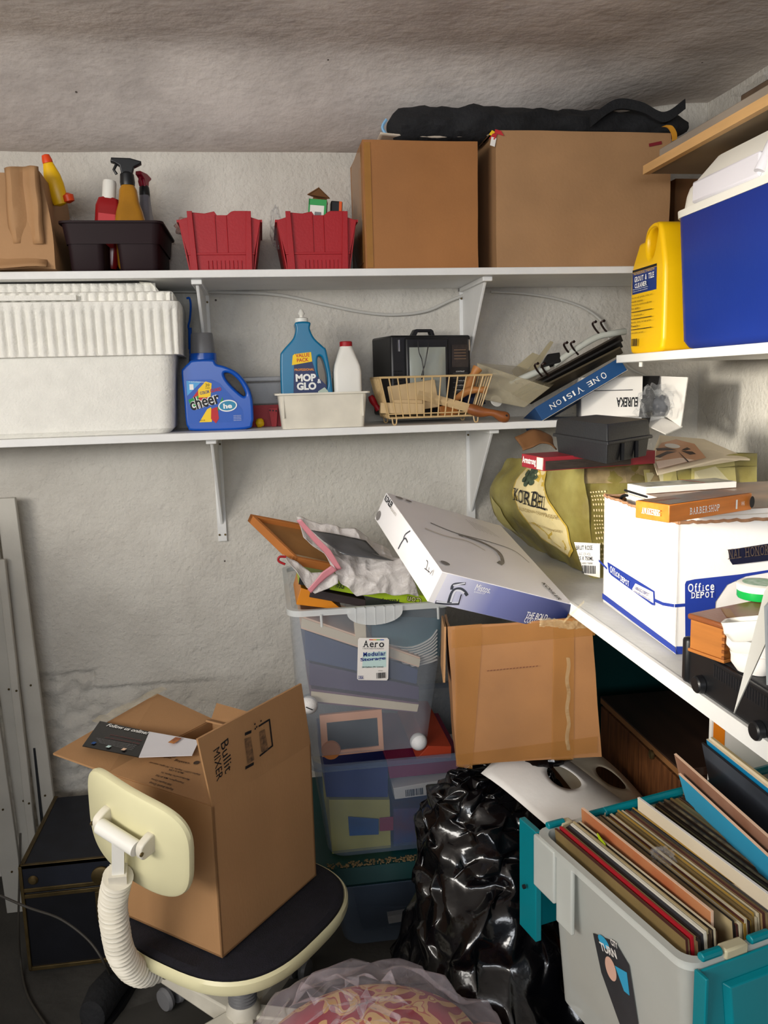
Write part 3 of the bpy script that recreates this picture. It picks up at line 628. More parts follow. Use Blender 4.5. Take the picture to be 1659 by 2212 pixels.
# wire basket
BW = mat('beige_wire', (206, 176, 126), .4, var=.05)
t = thing('wire_basket', 'beige coated wire basket full of wooden pieces in front of the television', 'basket', (.437, 2.2, Z2), (0, 0, math.radians(1)))
def basket():
    T = (-.142, .152, -.085, .085, .122); B = (-.118, .12, -.07, .07, .018)
    b = MB()
    for (x0, x1, y0, y1, z), r in ((T, .0028), (B, .0024), ((-.121, .124, -.0725, .0725, .028), .0016)): b.tube([(x0, y0, z), (x1, y0, z), (x1, y1, z), (x0, y1, z)], r, 8, closed=True)
    b.build('rim', BW, t)
    n = 13
    b = MB()
    for s in (0, 1):
        for k in range(n+1):
            u = k/n; xt = T[0]+(T[1]-T[0])*u; xb = B[0]+(B[1]-B[0])*u
            b.tube([(xt, T[2+s], T[4]), (xb, B[2+s], B[4])], .0019, 6)
    for s in (0, 1):
        for k in range(1, 7):
            u = k/7; b.tube([(T[s], T[2]+(T[3]-T[2])*u, T[4]), (B[s], B[2]+(B[3]-B[2])*u, B[4])], .0019, 6)
    for k in range(n+1):
        x = B[0]+(B[1]-B[0])*k/n; b.tube([(x, B[2], B[4]), (x, B[3], B[4])], .0014, 6)
    b.build('wires', BW, t)
    for sx in (-.105, .112):
        for sy in (-.07, .07): b = MB(); b.tube(smoothline([(sx-.006, sy, .02), (sx-.004, sy-.002, .003), (sx+.004, sy-.002, .003), (sx+.006, sy, .02)], 4, False), .0019, 6); b.build('foot', BW, t)
basket()
def wood_piece(label, c, dims, rot, m=WOODL, name='wood_block', cat='wood block'):
    t = MB(); t.cbox((0, 0, 0), dims); o = t.build(name, m, None, bevel=.002); o.location = c; o.rotation_euler = rot; return tag(o, label, cat)
G = 'wooden pieces in the wire basket'
wood_piece('pale plywood offcut lying flat at the left of the wire basket, knots on its face', at(868, 882, y=2.165), (.115, .02, .028), (0, math.radians(3), 0))
o = wood_piece('thin pale plywood board leaning at the back of the wire basket', at(893, 857, y=2.2), (.13, .006, .075), (math.radians(-10), math.radians(-7), 0))
wood_piece('small pale stick between the plywood pieces in the wire basket', at(880, 868, y=2.18), (.08, .02, .012), (0, math.radians(2), 0))
wood_piece('short orange-brown block at the bottom right of the wire basket', at(968, 886, y=2.2), (.05, .02, .03), (0, math.radians(-10), .1), WOOD)
# old saw: pale blade and dark wooden handle
t = thing('hand_tool', 'square pale stick with dark wooden handle poking through the basket bars', 'tool', at(950, 865, y=2.13), (0, 0, 0))
O = t.location.copy()
def rel(px, py, y): return at(px, py, y=y)-O
b = MB(); a0, a1 = rel(903, 852, 2.15), rel(1015, 882, 2.12); b.tube([a0, a1], .011, 4); b.build('stick', WOODL, t)
b = MB(); pts = smoothline([rel(1012, 882, 2.12), rel(1040, 890, 2.11), rel(1065, 892, 2.10), rel(1085, 900, 2.10), rel(1100, 902, 2.10)], 5, False); b.tube(pts, .012, 12, radii=[.012+.003*math.sin(i*.5) for i in range(len(pts))][:-2]+[.011, .006]); b.build('handle', mat('dark_handle_wood', (146, 84, 40), .45, var=.2, vs=20), t)
b = MB(); b.lathe([(.003, -.001), (.003, .001)], 12, M=frame(rel(1094, 898, 2.087), (1, 0, 0), (0, 0, 1))); b.build('hole', INK, t)
def handle(label, pts, r, mm=None):
    o = MB(); P_ = smoothline(pts, 6, False); o.tube(P_, r, 12, radii=[r*(.8+.35*abs(math.sin(i/len(P_)*5))) for i in range(len(P_))]); return tag(o.build('wooden_tool', mm or mat('tool_wood', (190, 128, 70), .45, var=.1)), label, 'tool handle')
handle('curved brown tool handle standing upright in the right of the wire basket', [at(1008, 850, y=2.2), at(1016, 825, y=2.19), at(1024, 808, y=2.18), at(1032, 795, y=2.18)], .012)
handle('brown tool handle with a hole lying across the right of the wire basket', [at(985, 862, y=2.2), at(1010, 845, y=2.18), at(1035, 842, y=2.16), at(1050, 843, y=2.16)], .009)
handle('short red-handled tool in the shadow at the left of the basket', [at(800, 855, y=2.22), at(808, 870, y=2.22), at(818, 885, y=2.22)], .008, REDP)
o = blob('cloth', at(1025, 865, y=2.24), (.03, .02, .02), mat('dark_blue_cloth', (24, 34, 66), .7), .2, 3, 5, 16); tag(o, 'dark blue cloth bundle behind the basket bars', 'cloth')
b = MB(); b.lathe([(.016, -.001), (.017, 0), (.016, .001)], 24, M=frame(at(1072, 866, y=2.2), (1, .2, 0), (0, .5, 1))); tag(b.build('disc', WHITEP), 'round white disc leaning beside the wire basket', 'disc')

# clear acrylic trays, leaning
ACR = mat('dusty_acrylic', (200, 190, 160), .15, var=.1, alpha=.42)
def px_panel(b, pts, t, m): b.panel([at(a, c_, y=y_) for a, c_, y_ in pts], t, m)
b = MB(); px_panel(b, [(1030, 785, 2.24), (1187, 838, 2.16), (1133, 880, 2.14), (1040, 862, 2.2)], .003, None); px_panel(b, [(1030, 785, 2.24), (1120, 792, 2.3), (1200, 826, 2.24), (1187, 838, 2.16)], .003, None)
tag(b.build('acrylic_tray', ACR), 'dusty clear acrylic tray tipped over beside the wire basket', 'tray')
b = MB(); px_panel(b, [(1105, 800, 2.3), (1150, 762, 2.33), (1165, 768, 2.33), (1120, 822, 2.29)], .004, None); tag(b.build('acrylic_strip', mat('yellowed_acrylic', (214, 200, 160), .3, alpha=.6)), 'pale yellowed plastic strip leaning on the wall behind the acrylic tray', 'strip')
b = MB(); px_panel(b, [(1135, 806, 2.3), (1188, 737, 2.36), (1195, 740, 2.36), (1150, 812, 2.3)], .005, None); tag(b.build('acrylic_strip', MATS['yellowed_acrylic']), 'long yellowed plastic strip with rounded end leaning furthest right', 'strip')

# white tube rack with brown hooks, on top of dark folded papers
t = thing('hook_rack', 'white tubular rack with dark bronze hooks resting on the blue box', 'rack')
BRZ = mat('bronze_wire', (44, 28, 24), .35, metal=.5)
b = MB(); b.tube(smoothline([at(1100, 830, y=2.2), at(1140, 812, y=2.2), at(1185, 793, y=2.2)], 5, False), .009, 12)
b.tube(smoothline([at(1196, 788, y=2.2), at(1240, 757, y=2.2), at(1290, 728, y=2.2), at(1325, 720, y=2.2), at(1350, 716, y=2.21)], 5, False), .009, 12); b.build('tube', mat('grey_white_enamel', (200, 204, 196), .3), t)
for k, (x, y_) in enumerate([(1155, 785), (1170, 785), (1218, 740), (1233, 738), (1280, 695), (1298, 693)]):
    b = MB(); pts = smoothline([at(x+16, y_+28, y=2.2), at(x+6, y_+16, y=2.19), at(x, y_+4, y=2.18), at(x+7, y_, y=2.175)], 4, False); b.tube(pts, .0028, 8)
    b.lathe([(.001, -.004), (.0045, 0), (.001, .004)], 10, M=Matrix.Translation(pts[-1])); b.build('hook', BRZ, t)
b = MB(); b.panel([at(1165, 798, y=2.2), at(1180, 768, y=2.21), at(1207, 764, y=2.22), at(1210, 785, y=2.2)], .03); tag(b.build('clamp', BLACKM, bevel=.004), 'black plastic clamp on the white tube of the hook rack', 'clamp')
for k in range(3):
    b = MB(); px_panel(b, [(1105+8*k, 850+5*k, 2.2), (1340, 722+14*k, 2.2), (1345, 735+13*k, 2.26), (1130+8*k, 862+5*k, 2.27)], .005, None)
    tag(b.build('folder', mat('dark_folder%d' % k, ((60, 52, 44), (34, 32, 32), (80, 70, 52))[k], .7)), ('dark brown board stacked under the hook rack', 'black board in the middle of the stack under the rack', 'olive brown board lowest on the blue box')[k], 'board')
# ONE VISION box
def obb(name, label, cat, c, eul, size, m, bev=.0015):
    t = thing(name, label, cat, c, eul); b = MB(); b.cbox((0, 0, size[2]/2), size); b.build('body', m, t, bevel=bev); return t
VB = mat('vision_blue', (22, 72, 124), .45, var=.1, vs=4)
t = thing('game_box', 'dark blue box with white serif letters tilted against the white vacuum carton', 'box')
A_ = at(1172, 909, y=2.10); Bp = at(1355, 800, y=2.10); A2 = at(1142, 878, y=2.13); 
xd = (Bp-A_); LX = xd.length; xd.normalize(); up = Vector((-.12, .30, .95)); up = (up-xd*up.dot(xd)).normalized(); 
up = ((at(1142, 879, y=2.112)-A_)); up = (up-xd*up.dot(xd)).normalized(); dp = up.cross(xd).normalized()*-1
if dp.y < 0: dp = -dp
Mv = Matrix((( xd.x, dp.x, up.x, A_.x), (xd.y, dp.y, up.y, A_.y), (xd.z, dp.z, up.z, A_.z), (0, 0, 0, 1)))
t.matrix_world = Mv
HB = .040
b = MB(); b.box((0, 0, 0), (LX, .20, HB)); b.build('body', VB, t, bevel=.001)
b = MB(); b.box((-.0006, .001, .0), (LX, -.0006, .0008)); b.box((-.001, -.001, 0), (.0005, .2, .0008)); b.build('worn_edge', PAPER2, t)
VLET = []; d = Decal(frame((LX/2, 0, HB/2), (-1, 0, 0), (0, 0, -1)), .0006)
for i, (s_, u) in enumerate(zip('ONE VISION', (-.070, -.046, -.027, 0, .005, .023, .037, .052, .070, .089))):
    if s_ != ' ': VLET.append((s_, u, .0045 if s_ == 'I' else .014, .017 if i in (0, 4) else .0135))
for s_, u, w_l, h_l in VLET:
    d.text(s_, u, 0, w_l, h_l, WHITEINK)
    for a_, c_ in dict(N=((-.5, 1), (.5, 1), (-.5, -1)), E=((-.4, 1), (-.4, -1)), V=((-.5, 1), (.5, 1)), I=((0, 1), (0, -1))).get(s_, ()): d.rect(u+a_*w_l, c_*(h_l/2-.0005), .0055, .001, WHITEINK)
d.build('lettering', t)
b = MB(); b.box((.03, .03, HB+.0002), (LX*.76, .11, HB+.0014)); q = b.build('paper_sheet', PAPER2, t)
b = MB()
for i in range(14):
    for k in range(3): b.box((.045+i*.012, .04+k*.015, HB+.0015), (.049+i*.012, .042+k*.015, HB+.0018))
b.build('perforations', INK, t)

# EUREKA carton with clear bag
t = thing('vacuum_box', 'open white carton with upside-down black letters at the right end of the middle shelf', 'box', (.96, 2.20, Z2), (0, 0, math.radians(-16)))
b = MB(); w2, d2, h2 = .13, .14, .108; tk = .003
b.box((-w2/2-.03, -d2/2, 0), (w2/2, d2/2, tk)); b.box((-w2/2-.03, -d2/2, h2-tk), (w2/2, d2/2, h2)); b.box((-w2/2-.03, -d2/2, 0), (w2/2, -d2/2+tk, h2)); b.box((-w2/2-.03, d2/2-tk, 0), (w2/2, d2/2, h2)); b.box((-w2/2-.03, -d2/2, 0), (-w2/2-.027, d2/2, h2))
b.build('body', PAPER, t)
d = Decal(facemat((w2, d2, h2), 'F'), .0006); d.rect(-.02, .018, .12, .002, INK); d.text('EUREKA', .026, -.014, .056, .026, INK, PI, .03); d.build('lettering', t)
Vi = trs0((.96, 2.20, Z2), (0, 0, math.radians(-16))).inverted(); e = w2/2
def vp(px_, py_, y_): return Vi @ at(px_, py_, y=y_)
b = MB(); b.panel([vp(1372, 812, 2.165), vp(1362, 905, 2.165), vp(1400, 925, 2.06), vp(1425, 812, 2.12)][:4], .002); q_ = b.build('opening_shade_panel', mat('painted_inner_shade', (16, 14, 13), .9), t)  # near-black panel across the open end, painted shade of the carton's inside
b = MB(); b.panel([vp(1408, 812, 2.16), vp(1486, 815, 2.03), vp(1471, 922, 2.03), vp(1410, 880, 2.14)], .003); b.build('flap', PAPER, t)
b = MB(); b.panel([vp(1362, 903, 2.14), vp(1410, 893, 2.14), vp(1474, 922, 2.03), vp(1438, 938, 2.02)], .003); b.build('flap', PAPER, t)
o = blob('plastic_bag', at(1415, 872, y=2.05), (.046, .05, .048), CLEAR, .5, 1.6, 6, 16, True, angle=18, flat=Z2); tag(o, 'crumpled clear bag spilling out of the open white carton', 'bag')
o = blob('appliance_part', at(1425, 878, y=2.09), (.022, .025, .028), mat('dark_grey_part', (60, 62, 70), .5), .2, 2, 3, 14, flat=Z2+.002); tag(o, 'dark grey part inside the clear bag on the middle shelf', 'part')

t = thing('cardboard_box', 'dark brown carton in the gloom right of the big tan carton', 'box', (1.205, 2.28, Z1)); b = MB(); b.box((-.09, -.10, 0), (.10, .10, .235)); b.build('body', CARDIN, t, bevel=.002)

# ================================================================== helpers for print placed by measurement
def onface(Mw, px, py):
    r = Vector((px - W/2, py - H/2, FPX)); r = Vector((r.dot(AX), r.dot(AY), r.dot(AZ))); o = Vector((0, 0, HC))
    n = Mw.to_3x3().col[2]; t = (Mw.translation-o).dot(n)/r.dot(n); p = Mw.inverted() @ (o+r*t); return p.x, p.y
def trs(loc, rot): return Matrix.Translation(loc) @ Euler(rot, 'XYZ').to_matrix().to_4x4()
class PD(Decal):
    """print whose corners were measured on the face of a thing"""
    def __init__(s, Mt, Mf, lift=.0006): Decal.__init__(s, Mf, lift); s.W = Mt @ Mf
    def pp(s, pts, m): return s.poly([onface(s.W, *p) for p in pts], m)
    def tt(s, t, a, b, h, m, bold=0, serif=False, mono=0):
        """baseline from a to b, letters h high (towards the left of the direction a to b)"""
        (x0, y0), (x1, y1) = onface(s.W, *a), onface(s.W, *b); L = math.hypot(x1-x0, y1-y0); r = math.atan2(y1-y0, x1-x0)
        cx, cy = (x0+x1)/2-math.sin(r)*h/2, (y0+y1)/2+math.cos(r)*h/2
        if serif: return s.serif(t, cx, cy, L, h, m, r, bold)
        return s.text(t, cx, cy, L, h, m, r, bold)
SERIF = {'K': 'b', 'R': 'b', 'B': '', 'E': '', 'L': '', 'N': 'bt', 'I': 'c', 'V': 't', 'A': 'b', 'H': 'bt', 'P': 'l', 'M': 'b', 'T': 'm', 'F': 'l', 'X': 'bt', 'h': 'b', 'i': 'm', 'D': '', 'f': 'm', 'n': 'b', 'l': 'm', 'r': 'l', 'm': 'b', 'S': '', 'O': ''}
def _serif(s, t, cx, cy, w, h, m, rot=0, bold=0):
    ws = [dict(I=.35, M=1.25, W=1.3, i=.4, l=.4, E=.85, L=.8, S=.8, f=.5, c=.75, e=.8, O=1.1, r=.6).get(c, 1) if c != ' ' else .6 for c in t]
    tot = sum(ws)+.18*(len(t)-1); k = w/tot; x = -w/2; C_, S_ = math.cos(rot), math.sin(rot)
    def loc(u, v): return cx+u*C_-v*S_, cy+u*S_+v*C_
    for c, ww in zip(t, ws):
        W_ = ww*k
        if c != ' ':
            hh = h if (c.isupper() or c in 'fhlbdk&') else h*.72; v0 = -h/2+hh/2
            u, v = loc(x+W_/2, v0); s.text(c, u, v, W_*(.45 if c in 'Iil' else .92), hh, m, rot, bold)
            sg = SERIF.get(c, ''); tk = h*.07
            P_ = []
            if 'b' in sg: P_ += [(.1, 0), (.9, 0)]
            if 't' in sg: P_ += [(.1, 1), (.9, 1)]
            if 'c' in sg: P_ += [(.5, 0), (.5, 1)]
            if 'm' in sg: P_ += [(.5, 0)]
            if 'l' in sg: P_ += [(.1, 0)]
            if c in 'BDELRKPF': P_ += [(.08, 0), (.08, 1)]
            for a, b in P_: u, v = loc(x+W_*a, v0-hh/2+hh*b+(tk/2 if b == 0 else -tk/2)); s.rect(u, v, max(W_*.42, h*.3) if c not in 'Iil' else h*.35, tk, m, rot)
        x += W_+.18*k
    return s
Decal.serif = _serif

# ================================================================== RIGHT WALL SHELF CONTENTS
Z3 = 1.4725
t = thing('cleaner_jug', 'yellow gallon jug of tile cleaner with white cap beside the blue cooler', 'jug', (.985, 1.945, Z3), (0, 0, -PI/2))
out = smoothline([Vector(q) for q in [(-.088, .03), (-.090, .10), (-.088, .19), (-.080, .215), (-.054, .252), (-.044, .264), (-.020, .266), (-.006, .284), (.014, .298), (.046, .300), (.064, .288), (.076, .255), (.088, .21), (.091, .17), (.091, .1), (.090, .05), (.087, .02), (.066, 0), (-.066, 0), (-.085, .010)]], 4)
hole = smoothline([Vector(q) for q in [(.000, .262), (.012, .282), (.040, .288), (.048, .278), (.036, .240), (.020, .222), (.004, .232)]], 4)
v, f = curve_solid([[(p.x, p.y) for p in out], [(p.x, p.y) for p in hole]], .115, .010, 4); b = MB(); b.add(v, f); b.build('body', YEL, t, angle=50)
b = MB(); b.lathe([(.018, .262), (.018, .279), (.015, .281)], 24, M=Matrix.Translation((-.033, 0, 0))); b.build('cap', WHITEP, t)
Mt = trs((.985, 1.945, Z3), (0, 0, -PI/2)); d = PD(Mt, facemat((.18, .115, .3), 'F'), .0004)
d.rect(-.012, .022, .13, .052, mat('jug_blue', (26, 52, 120), .4, var=0)); d.rect(-.012, .052, .13, .006, INK)
d.text('PROFESSIONAL STRENGTH', -.014, .0445, .11, .005, mat('jug_gold', (230, 190, 60), .4, var=0))
d.serif('GROUT & TILE', -.010, .031, .11, .0125, WHITEINK, 0, .02); d.serif('CLEANER', -.022, .015, .07, .0105, WHITEINK, 0, .02)
d.text('Removes grease and grime', -.02, .006, .08, .003, WHITEINK); d.text('Keep out of reach of children', -.02, .001, .08, .003, WHITEINK)
for k, (tt, ww) in enumerate((('For through grease, stains and', .11), ('mold stains', .06), ('Fast drying, economical & easy', .11), ('to use', .04), ('', 0), ('To quickly use', .06), ('', 0), ("Specific: don't damage grout", .11), ('finish', .04), ('', 0), ('Low odor proof', .07))):
    y_ = -.014-k*.0085
    if tt: d.text(tt, -.066+ww/2, y_, ww, .0045, INK)
    else: d.rect(-.010, y_, .112, .0014, INK)
d.bars(-.045, -.122, .03, .018, INK, 14, 5)
d.build('front_label', t)

t = thing('cooler', 'large blue picnic cooler with white lid on the short right shelf', 'cooler', (1.10, 1.49, Z3))
b = MB(); hx, hy = .175, .33
b.loft([rring(0, 0, hx-.03, hy-.035, .05, 0, 6), rring(0, 0, hx-.018, hy-.022, .05, .005, 6), rring(0, 0, hx-.010, hy-.012, .05, .02, 6), rring(0, 0, hx, hy, .05, .285, 6)]); b.build('body', BLUECOOL, t, angle=50)
b = MB(); b.loft([rring(0, 0, hx+.003, hy+.003, .05, .285, 6), rring(0, 0, hx+.004, hy+.004, .05, .300, 6), rring(0, 0, hx-.006, hy-.006, .05, .303, 6), rring(0, 0, hx-.010, hy-.008, .05, .330, 6), rring(0, 0, hx-.014, hy-.012, .05, .345, 6), rring(0, 0, hx-.05, hy-.06, .05, .400, 6), rring(0, 0, hx-.07, hy-.08, .05, .405, 6)]); b.build('lid', WHITEP, t, angle=30)
for s in (-1, 1):
    b = MB(); b.box((-hx-.006, -.245 if s < 0 else -.0, 0), (-hx+.004, -.0 if s < 0 else .245, .045)); q = b.build('handle', mat('lid_lilac_white', (226, 224, 232), .35, var=.02), t, bevel=.006); q.location = (.006, .0 if s > 0 else -.12, .305)
b = MB(); b.tube([(-hx+.002, .0, .312), (-hx+.03, .0, .372), (-hx+.05, .0, .402)], .011, 12); b.build('handle_arm', MATS['lid_lilac_white'], t)

# on the wood edged shelf
Z4 = 1.918
t = thing('panel', 'flat beige-grey board lying on the wood edged shelf under the ceiling', 'board', (1.11, 1.55, Z4))
b = MB(); b.box((-.155, -1.0, 0), (.16, .40, .028)); b.build('board', mat('taupe_board', (158, 146, 132), .7), t, bevel=.002)
t = thing('wrapped_package', 'flat brown package in clear wrap on the beige board near the ceiling', 'package', (1.12, 1.25, Z4+.028))
b = MB(); b.box((-.13, -.5, 0), (.13, .42, .03)); b.build('package', mat('brown_print', (96, 78, 62), .5, var=.3, vs=14), t, bevel=.003)
b = MB(); b.grid(lambda u, v: crump((-.14+.27*u, -.52+.96*v, .036), .010, 22), 24, 70); b.build('clear_wrap', CLEAR, t, angle=20)
o = blob('plastic_bag', (1.12, 1.62, Z4+.085), (.07, .12, .055), CLEAR, .35, 2.5, 17, 30, True, angle=20); tag(o, 'puffed clear plastic bag at the right edge just below the ceiling', 'bag')
t = thing('cardboard_box', 'pale carton on the high wood edged shelf at the top right corner', 'box', (1.13, 1.22, Z4+.062)); b = MB(); b.box((-.1, -.25, 0), (.1, .15, .14)); b.build('body', PAPER2, t, bevel=.003)

# ================================================================== COUNTER CONTENTS
Z5 = .9765
# crushed champagne carton
OLIVE = mat('olive_print', (150, 142, 82), .32, vs=13, rgb2=(112, 100, 48), bump=.3, bs=30, det=6)
OLIVEL = mat('pale_olive_print', (186, 176, 112), .4, var=.1, vs=20)
GOLDL = mat('gold_print', (196, 166, 70), .35, var=.1)
t = thing('champagne_carton', 'crushed olive champagne carton bulging over the counter beside the white file box', 'box')
def KL(u, v):   # left face: u from the near edge (0) to the far edge (1), v up
    z = Z5+.252*v - .02*u*v
    bulge = (.105*(u**.75))*math.sin(PI*min(1, (.10+.72*v)))**1.2 + .012*math.sin(v*3)*u
    x = .712-.02*v-bulge+.0*u; y = 1.71+.40*u+.03*v
    p = Vector((x, y, z)); a = .009+.006*(1 if v > .85 else 0)
    return p+Vector((fbm(p, 17), fbm(p+Vector((5, 5, 5)), 17), fbm(p, 31)*.6))*a
def KF(u, v):   # face towards the camera
    a = KL(0, v); e = Vector((1.12, 1.74+.03*v, Z5+.245*v+.012*u)); p = a.lerp(e, u); wv = .012*math.sin(u*14+v*2)*(v**2)
    return p+Vector((0, wv, 0))+Vector((0, fbm(p, 16), fbm(p, 22)*.6))*.010*min(1, u*8)
b = MB(); b.grid(KL, 40, 30); b.grid(KF, 50, 30)
b.grid(lambda u, v: KL(1, v).lerp(Vector((1.12, 2.14, Z5+.235*v)), u), 10, 30); b.grid(lambda u, v: KF(1, v).lerp(Vector((1.12, 2.14, Z5+.235*v)), u), 10, 30)
b.grid(lambda u, v: KL(v, .97).lerp(Vector((1.12, 1.76+.38*v, Z5+.235)), u)+Vector((0, 0, -.006+.004*fbm((u*4, v*4, 0), 2))), 10, 20)
b.build('body', OLIVE, t, weld=True, angle=80)
class MD(Decal):
    def map(s, fn, sub=0):
        bm = bmesh.new(); me = bpy.data.meshes.new('x'); me.from_pydata([tuple(q) for q in s.mb.v], [], s.mb.f)
        for p, k in zip(me.polygons, s.mb.mi): p.material_index = k
        bm.from_mesh(me); bmesh.ops.triangulate(bm, faces=bm.faces)
        for _ in range(sub):
            ed = [e for e in bm.edges if e.calc_length() > .012]
            if ed: bmesh.ops.subdivide_edges(bm, edges=ed, cuts=1); bmesh.ops.triangulate(bm, faces=bm.faces)
        for q in bm.verts:
            u, v, l = q.co; e = .01; a = fn(u, v); du = fn(u+e, v)-a; dv = fn(u, v+e)-a; n = du.cross(dv).normalized(); q.co = a+n*s.sgn*(l*2.2)
        mb = MB(); mb.m = list(s.mb.m); bm.verts.index_update()
        mb.v = [q.co.copy() for q in bm.verts]; mb.f = [tuple(x.index for x in f.verts) for f in bm.faces]; mb.mi = [f.material_index for f in bm.faces]; bm.free(); s.mb = mb; return s
I4 = Matrix.Identity(4)
CRE = mat('label_cream_paper', (216, 200, 150), .45, var=.08, vs=16)
d = MD(I4, .001); d.sgn = 1
LK = lambda a, b_: KL(1-((a-.10)*1.22+.118)/.40, b_/.252)          # a = metres from the far edge to the near edge
d.poly([(.11, .235), (.20, .24), (.215, .20), (.24, .16), (.275, .11), (.275, .05), (.25, .03), (.20, .045), (.15, .08), (.11, .14), (.095, .17)], GOLDL)
d.poly([(.114, .232), (.197, .236), (.21, .20), (.235, .158), (.270, .108), (.270, .054), (.248, .036), (.202, .05), (.154, .084), (.115, .142), (.100, .17)], CRE)
d.poly([(.01, .06), (.05, .05), (.05, .12), (.015, .15)], OLIVEL)
d.ell(.155, .212, .020, .019, mat('crest_green', (70, 84, 66), .5, var=.3, vs=90))
for k in range(7): a = 2*PI*k/7; d.ell(.155+.018*math.cos(a), .212+.018*math.sin(a), .007, .007, MATS['crest_green'])
d.serif('KORBEL', .172, .160, .128, .034, INK, -.08, .0); d.text('CALIFORNIA CHAMPAGNE', .195, .130, .13, .008, mat('gold_ink', (150, 126, 70), .5, var=0), -.05); d.text('METHODE CHAMPENOISE', .21, .098, .10, .006, MATS['gold_ink'], -.05)
d.map(LK, 2); d.build('printed_label', t)
d = MD(I4, .001); d.sgn = 1
FK = lambda a, b_: KF(a/.41, b_/.25)
d.poly([(.000, .245), (.18, .245), (.18, .205), (.0, .21)], mat('dull_gold_band', (150, 132, 96), .3, var=.25, vs=30))
for k in range(15): 
    for q in range(6): d.rect(.012+q*.006, .19-k*.0105, .0035, .004, mat('gold_glint', (226, 210, 160), .3, var=0)); d.l -= .00012
d.poly([(.135, .235), (.215, .235), (.215, .1), (.135, .1)], OLIVEL); d.poly([(.142, .228), (.205, .228), (.205, .1), (.142, .1)], mat('pale_panel', (204, 196, 160), .5, var=.05))
d.poly([(.245, .235), (.36, .240), (.36, .1), (.245, .1)], OLIVEL); d.poly([(.252, .225), (.345, .23), (.345, .1), (.252, .1)], MATS['pale_panel'])
d.map(FK, 1); d.build('front_print', t)
# white price label with barcode, stuck on the near lower corner
LM = frame(at(1277, 1210, y=1.70)+Vector((-.01, -.010, 0)), (1, -.55, 0), (0, 0, 1))
t2 = t; d = PD(I4, LM, .0004)
d.pp([(1240, 1171), (1296, 1174), (1296, 1248), (1262, 1240)], PAPER)
d.tt('BRUT ROSE', (1245, 1188), (1280, 1188), .010, INK, .02); d.tt('ALC 12% VOL', (1250, 1199), (1276, 1200), .006, INK); d.tt('15 X 750ML', (1250, 1210), (1282, 1211), .009, INK, .02); d.tt('2 6003 75000', (1254, 1218), (1280, 1219), .004, INK)
x, y = onface(d.W, 1271, 1230); d.bars(x, y, .028, .018, INK, 16, 3); d.build('barcode_label', t)
# torn flap at the back
b = MB(); b.grid(lambda u, v: crump(at(1128+75*u, 975-18*v-14*math.sin(u*3), y=2.0)+Vector((0, .05*v, .012*v)), .008, 30), 12, 6); b.build('torn_flap', CARDIN, t, solid=.003)

# red tile sample box
t = thing('tile_sample_box', 'flat dark red box with torn white corner under the black case', 'box')
C0 = at(1174, 1020, y=1.76); CL = at(1127, 1008, y=1.86); CR = at(1345, 1003, y=1.80); h_ = Vector((0, 0, .0275)); C0.z = 1.236; CL.z = CR.z = 1.236
# keep the box level: the corners on one plane
CL = at(1127, 1008, z=1.236); C0 = at(1174, 1018, z=1.236); CR = C0+(Vector((.26, .05, 0)))
CB = CL+(CR-C0)
b = MB(); b.hexa([C0, CR, CB, CL, C0+h_, CR+h_, CB+h_, CL+h_]); b.build('body', mat('dark_red_card', (134, 28, 40), .5, var=.08), t, bevel=.001)
Mf = frame(CL, (C0-CL), (0, 0, 1)); d = PD(I4, Mf, .0005)
L_ = (C0-CL).length; d.text('Armstrong', L_*.36, .014, L_*.62, .018, WHITEINK, 0, .012); d.poly([(L_*.70, .002), (L_*.97, .002), (L_, .026), (L_*.72, .026)], PAPER2); d.build('end_print', t)
b = MB(); b.panel([C0+Vector((.004, -.001, .002)), C0+Vector((.2, .0365, .002)), C0+Vector((.2, .0365, .02)), C0+Vector((.004, -.001, .02))], .001); b.build('open_side', mat('dark_layers', (50, 40, 34), .8, var=.3, vs=50, stretch=(1, 1, 14)), t)

# black case
t = thing('tool_case', 'small black hard plastic case with ridged lid on top of the red box', 'case')
zc = 1.232+.030; C0 = at(1311, 1004, z=1.236); C0.z = zc
C0 = at(1311, 1003, z=zc); CL = at(1200, 978, z=zc); CR = at(1402, 984, z=zc); CB = CL+CR-C0
def quadring(k, z, r=.006): 
    c = (C0+CL+CR+CB)/4; P_ = [c+(q-c)*k for q in (C0, CR, CB, CL)]; out = []
    for i in range(4):
        p = P_[i]; a = P_[(i-1) % 4]; b_ = P_[(i+1) % 4]; u = (a-p).normalized()*r; w_2 = (b_-p).normalized()*r
        for s in (0, .25, .5, .75, 1): q = (p+u)*(1-s)**2+p*2*s*(1-s)+(p+w_2)*s*s; out.append(Vector((q.x, q.y, z)))
    return out
hh = .072
b = MB(); b.loft([quadring(.95, zc), quadring(1.0, zc+.036)]); b.build('base', BLACKM, t)
b = MB(); b.loft([quadring(1.07, zc+.035), quadring(1.08, zc+.037), quadring(1.07, zc+.041), quadring(1.02, zc+.042), quadring(.99, zc+.066), quadring(.96, zc+hh), quadring(.9, zc+hh)]); b.build('lid', BLACKM, t, angle=40)
b = MB()
for k in (.33, .66): p = C0.lerp(CR, k); n_ = Vector((p.x-(CL.x+CB.x)/2, p.y-(CL.y+CB.y)/2, 0)).normalized()*.002; b.box((p.x+n_.x-.003, p.y+n_.y-.003, zc+.002), (p.x+n_.x+.003, p.y+n_.y+.003, zc+.034))
b.build('rib', BLACKM, t)

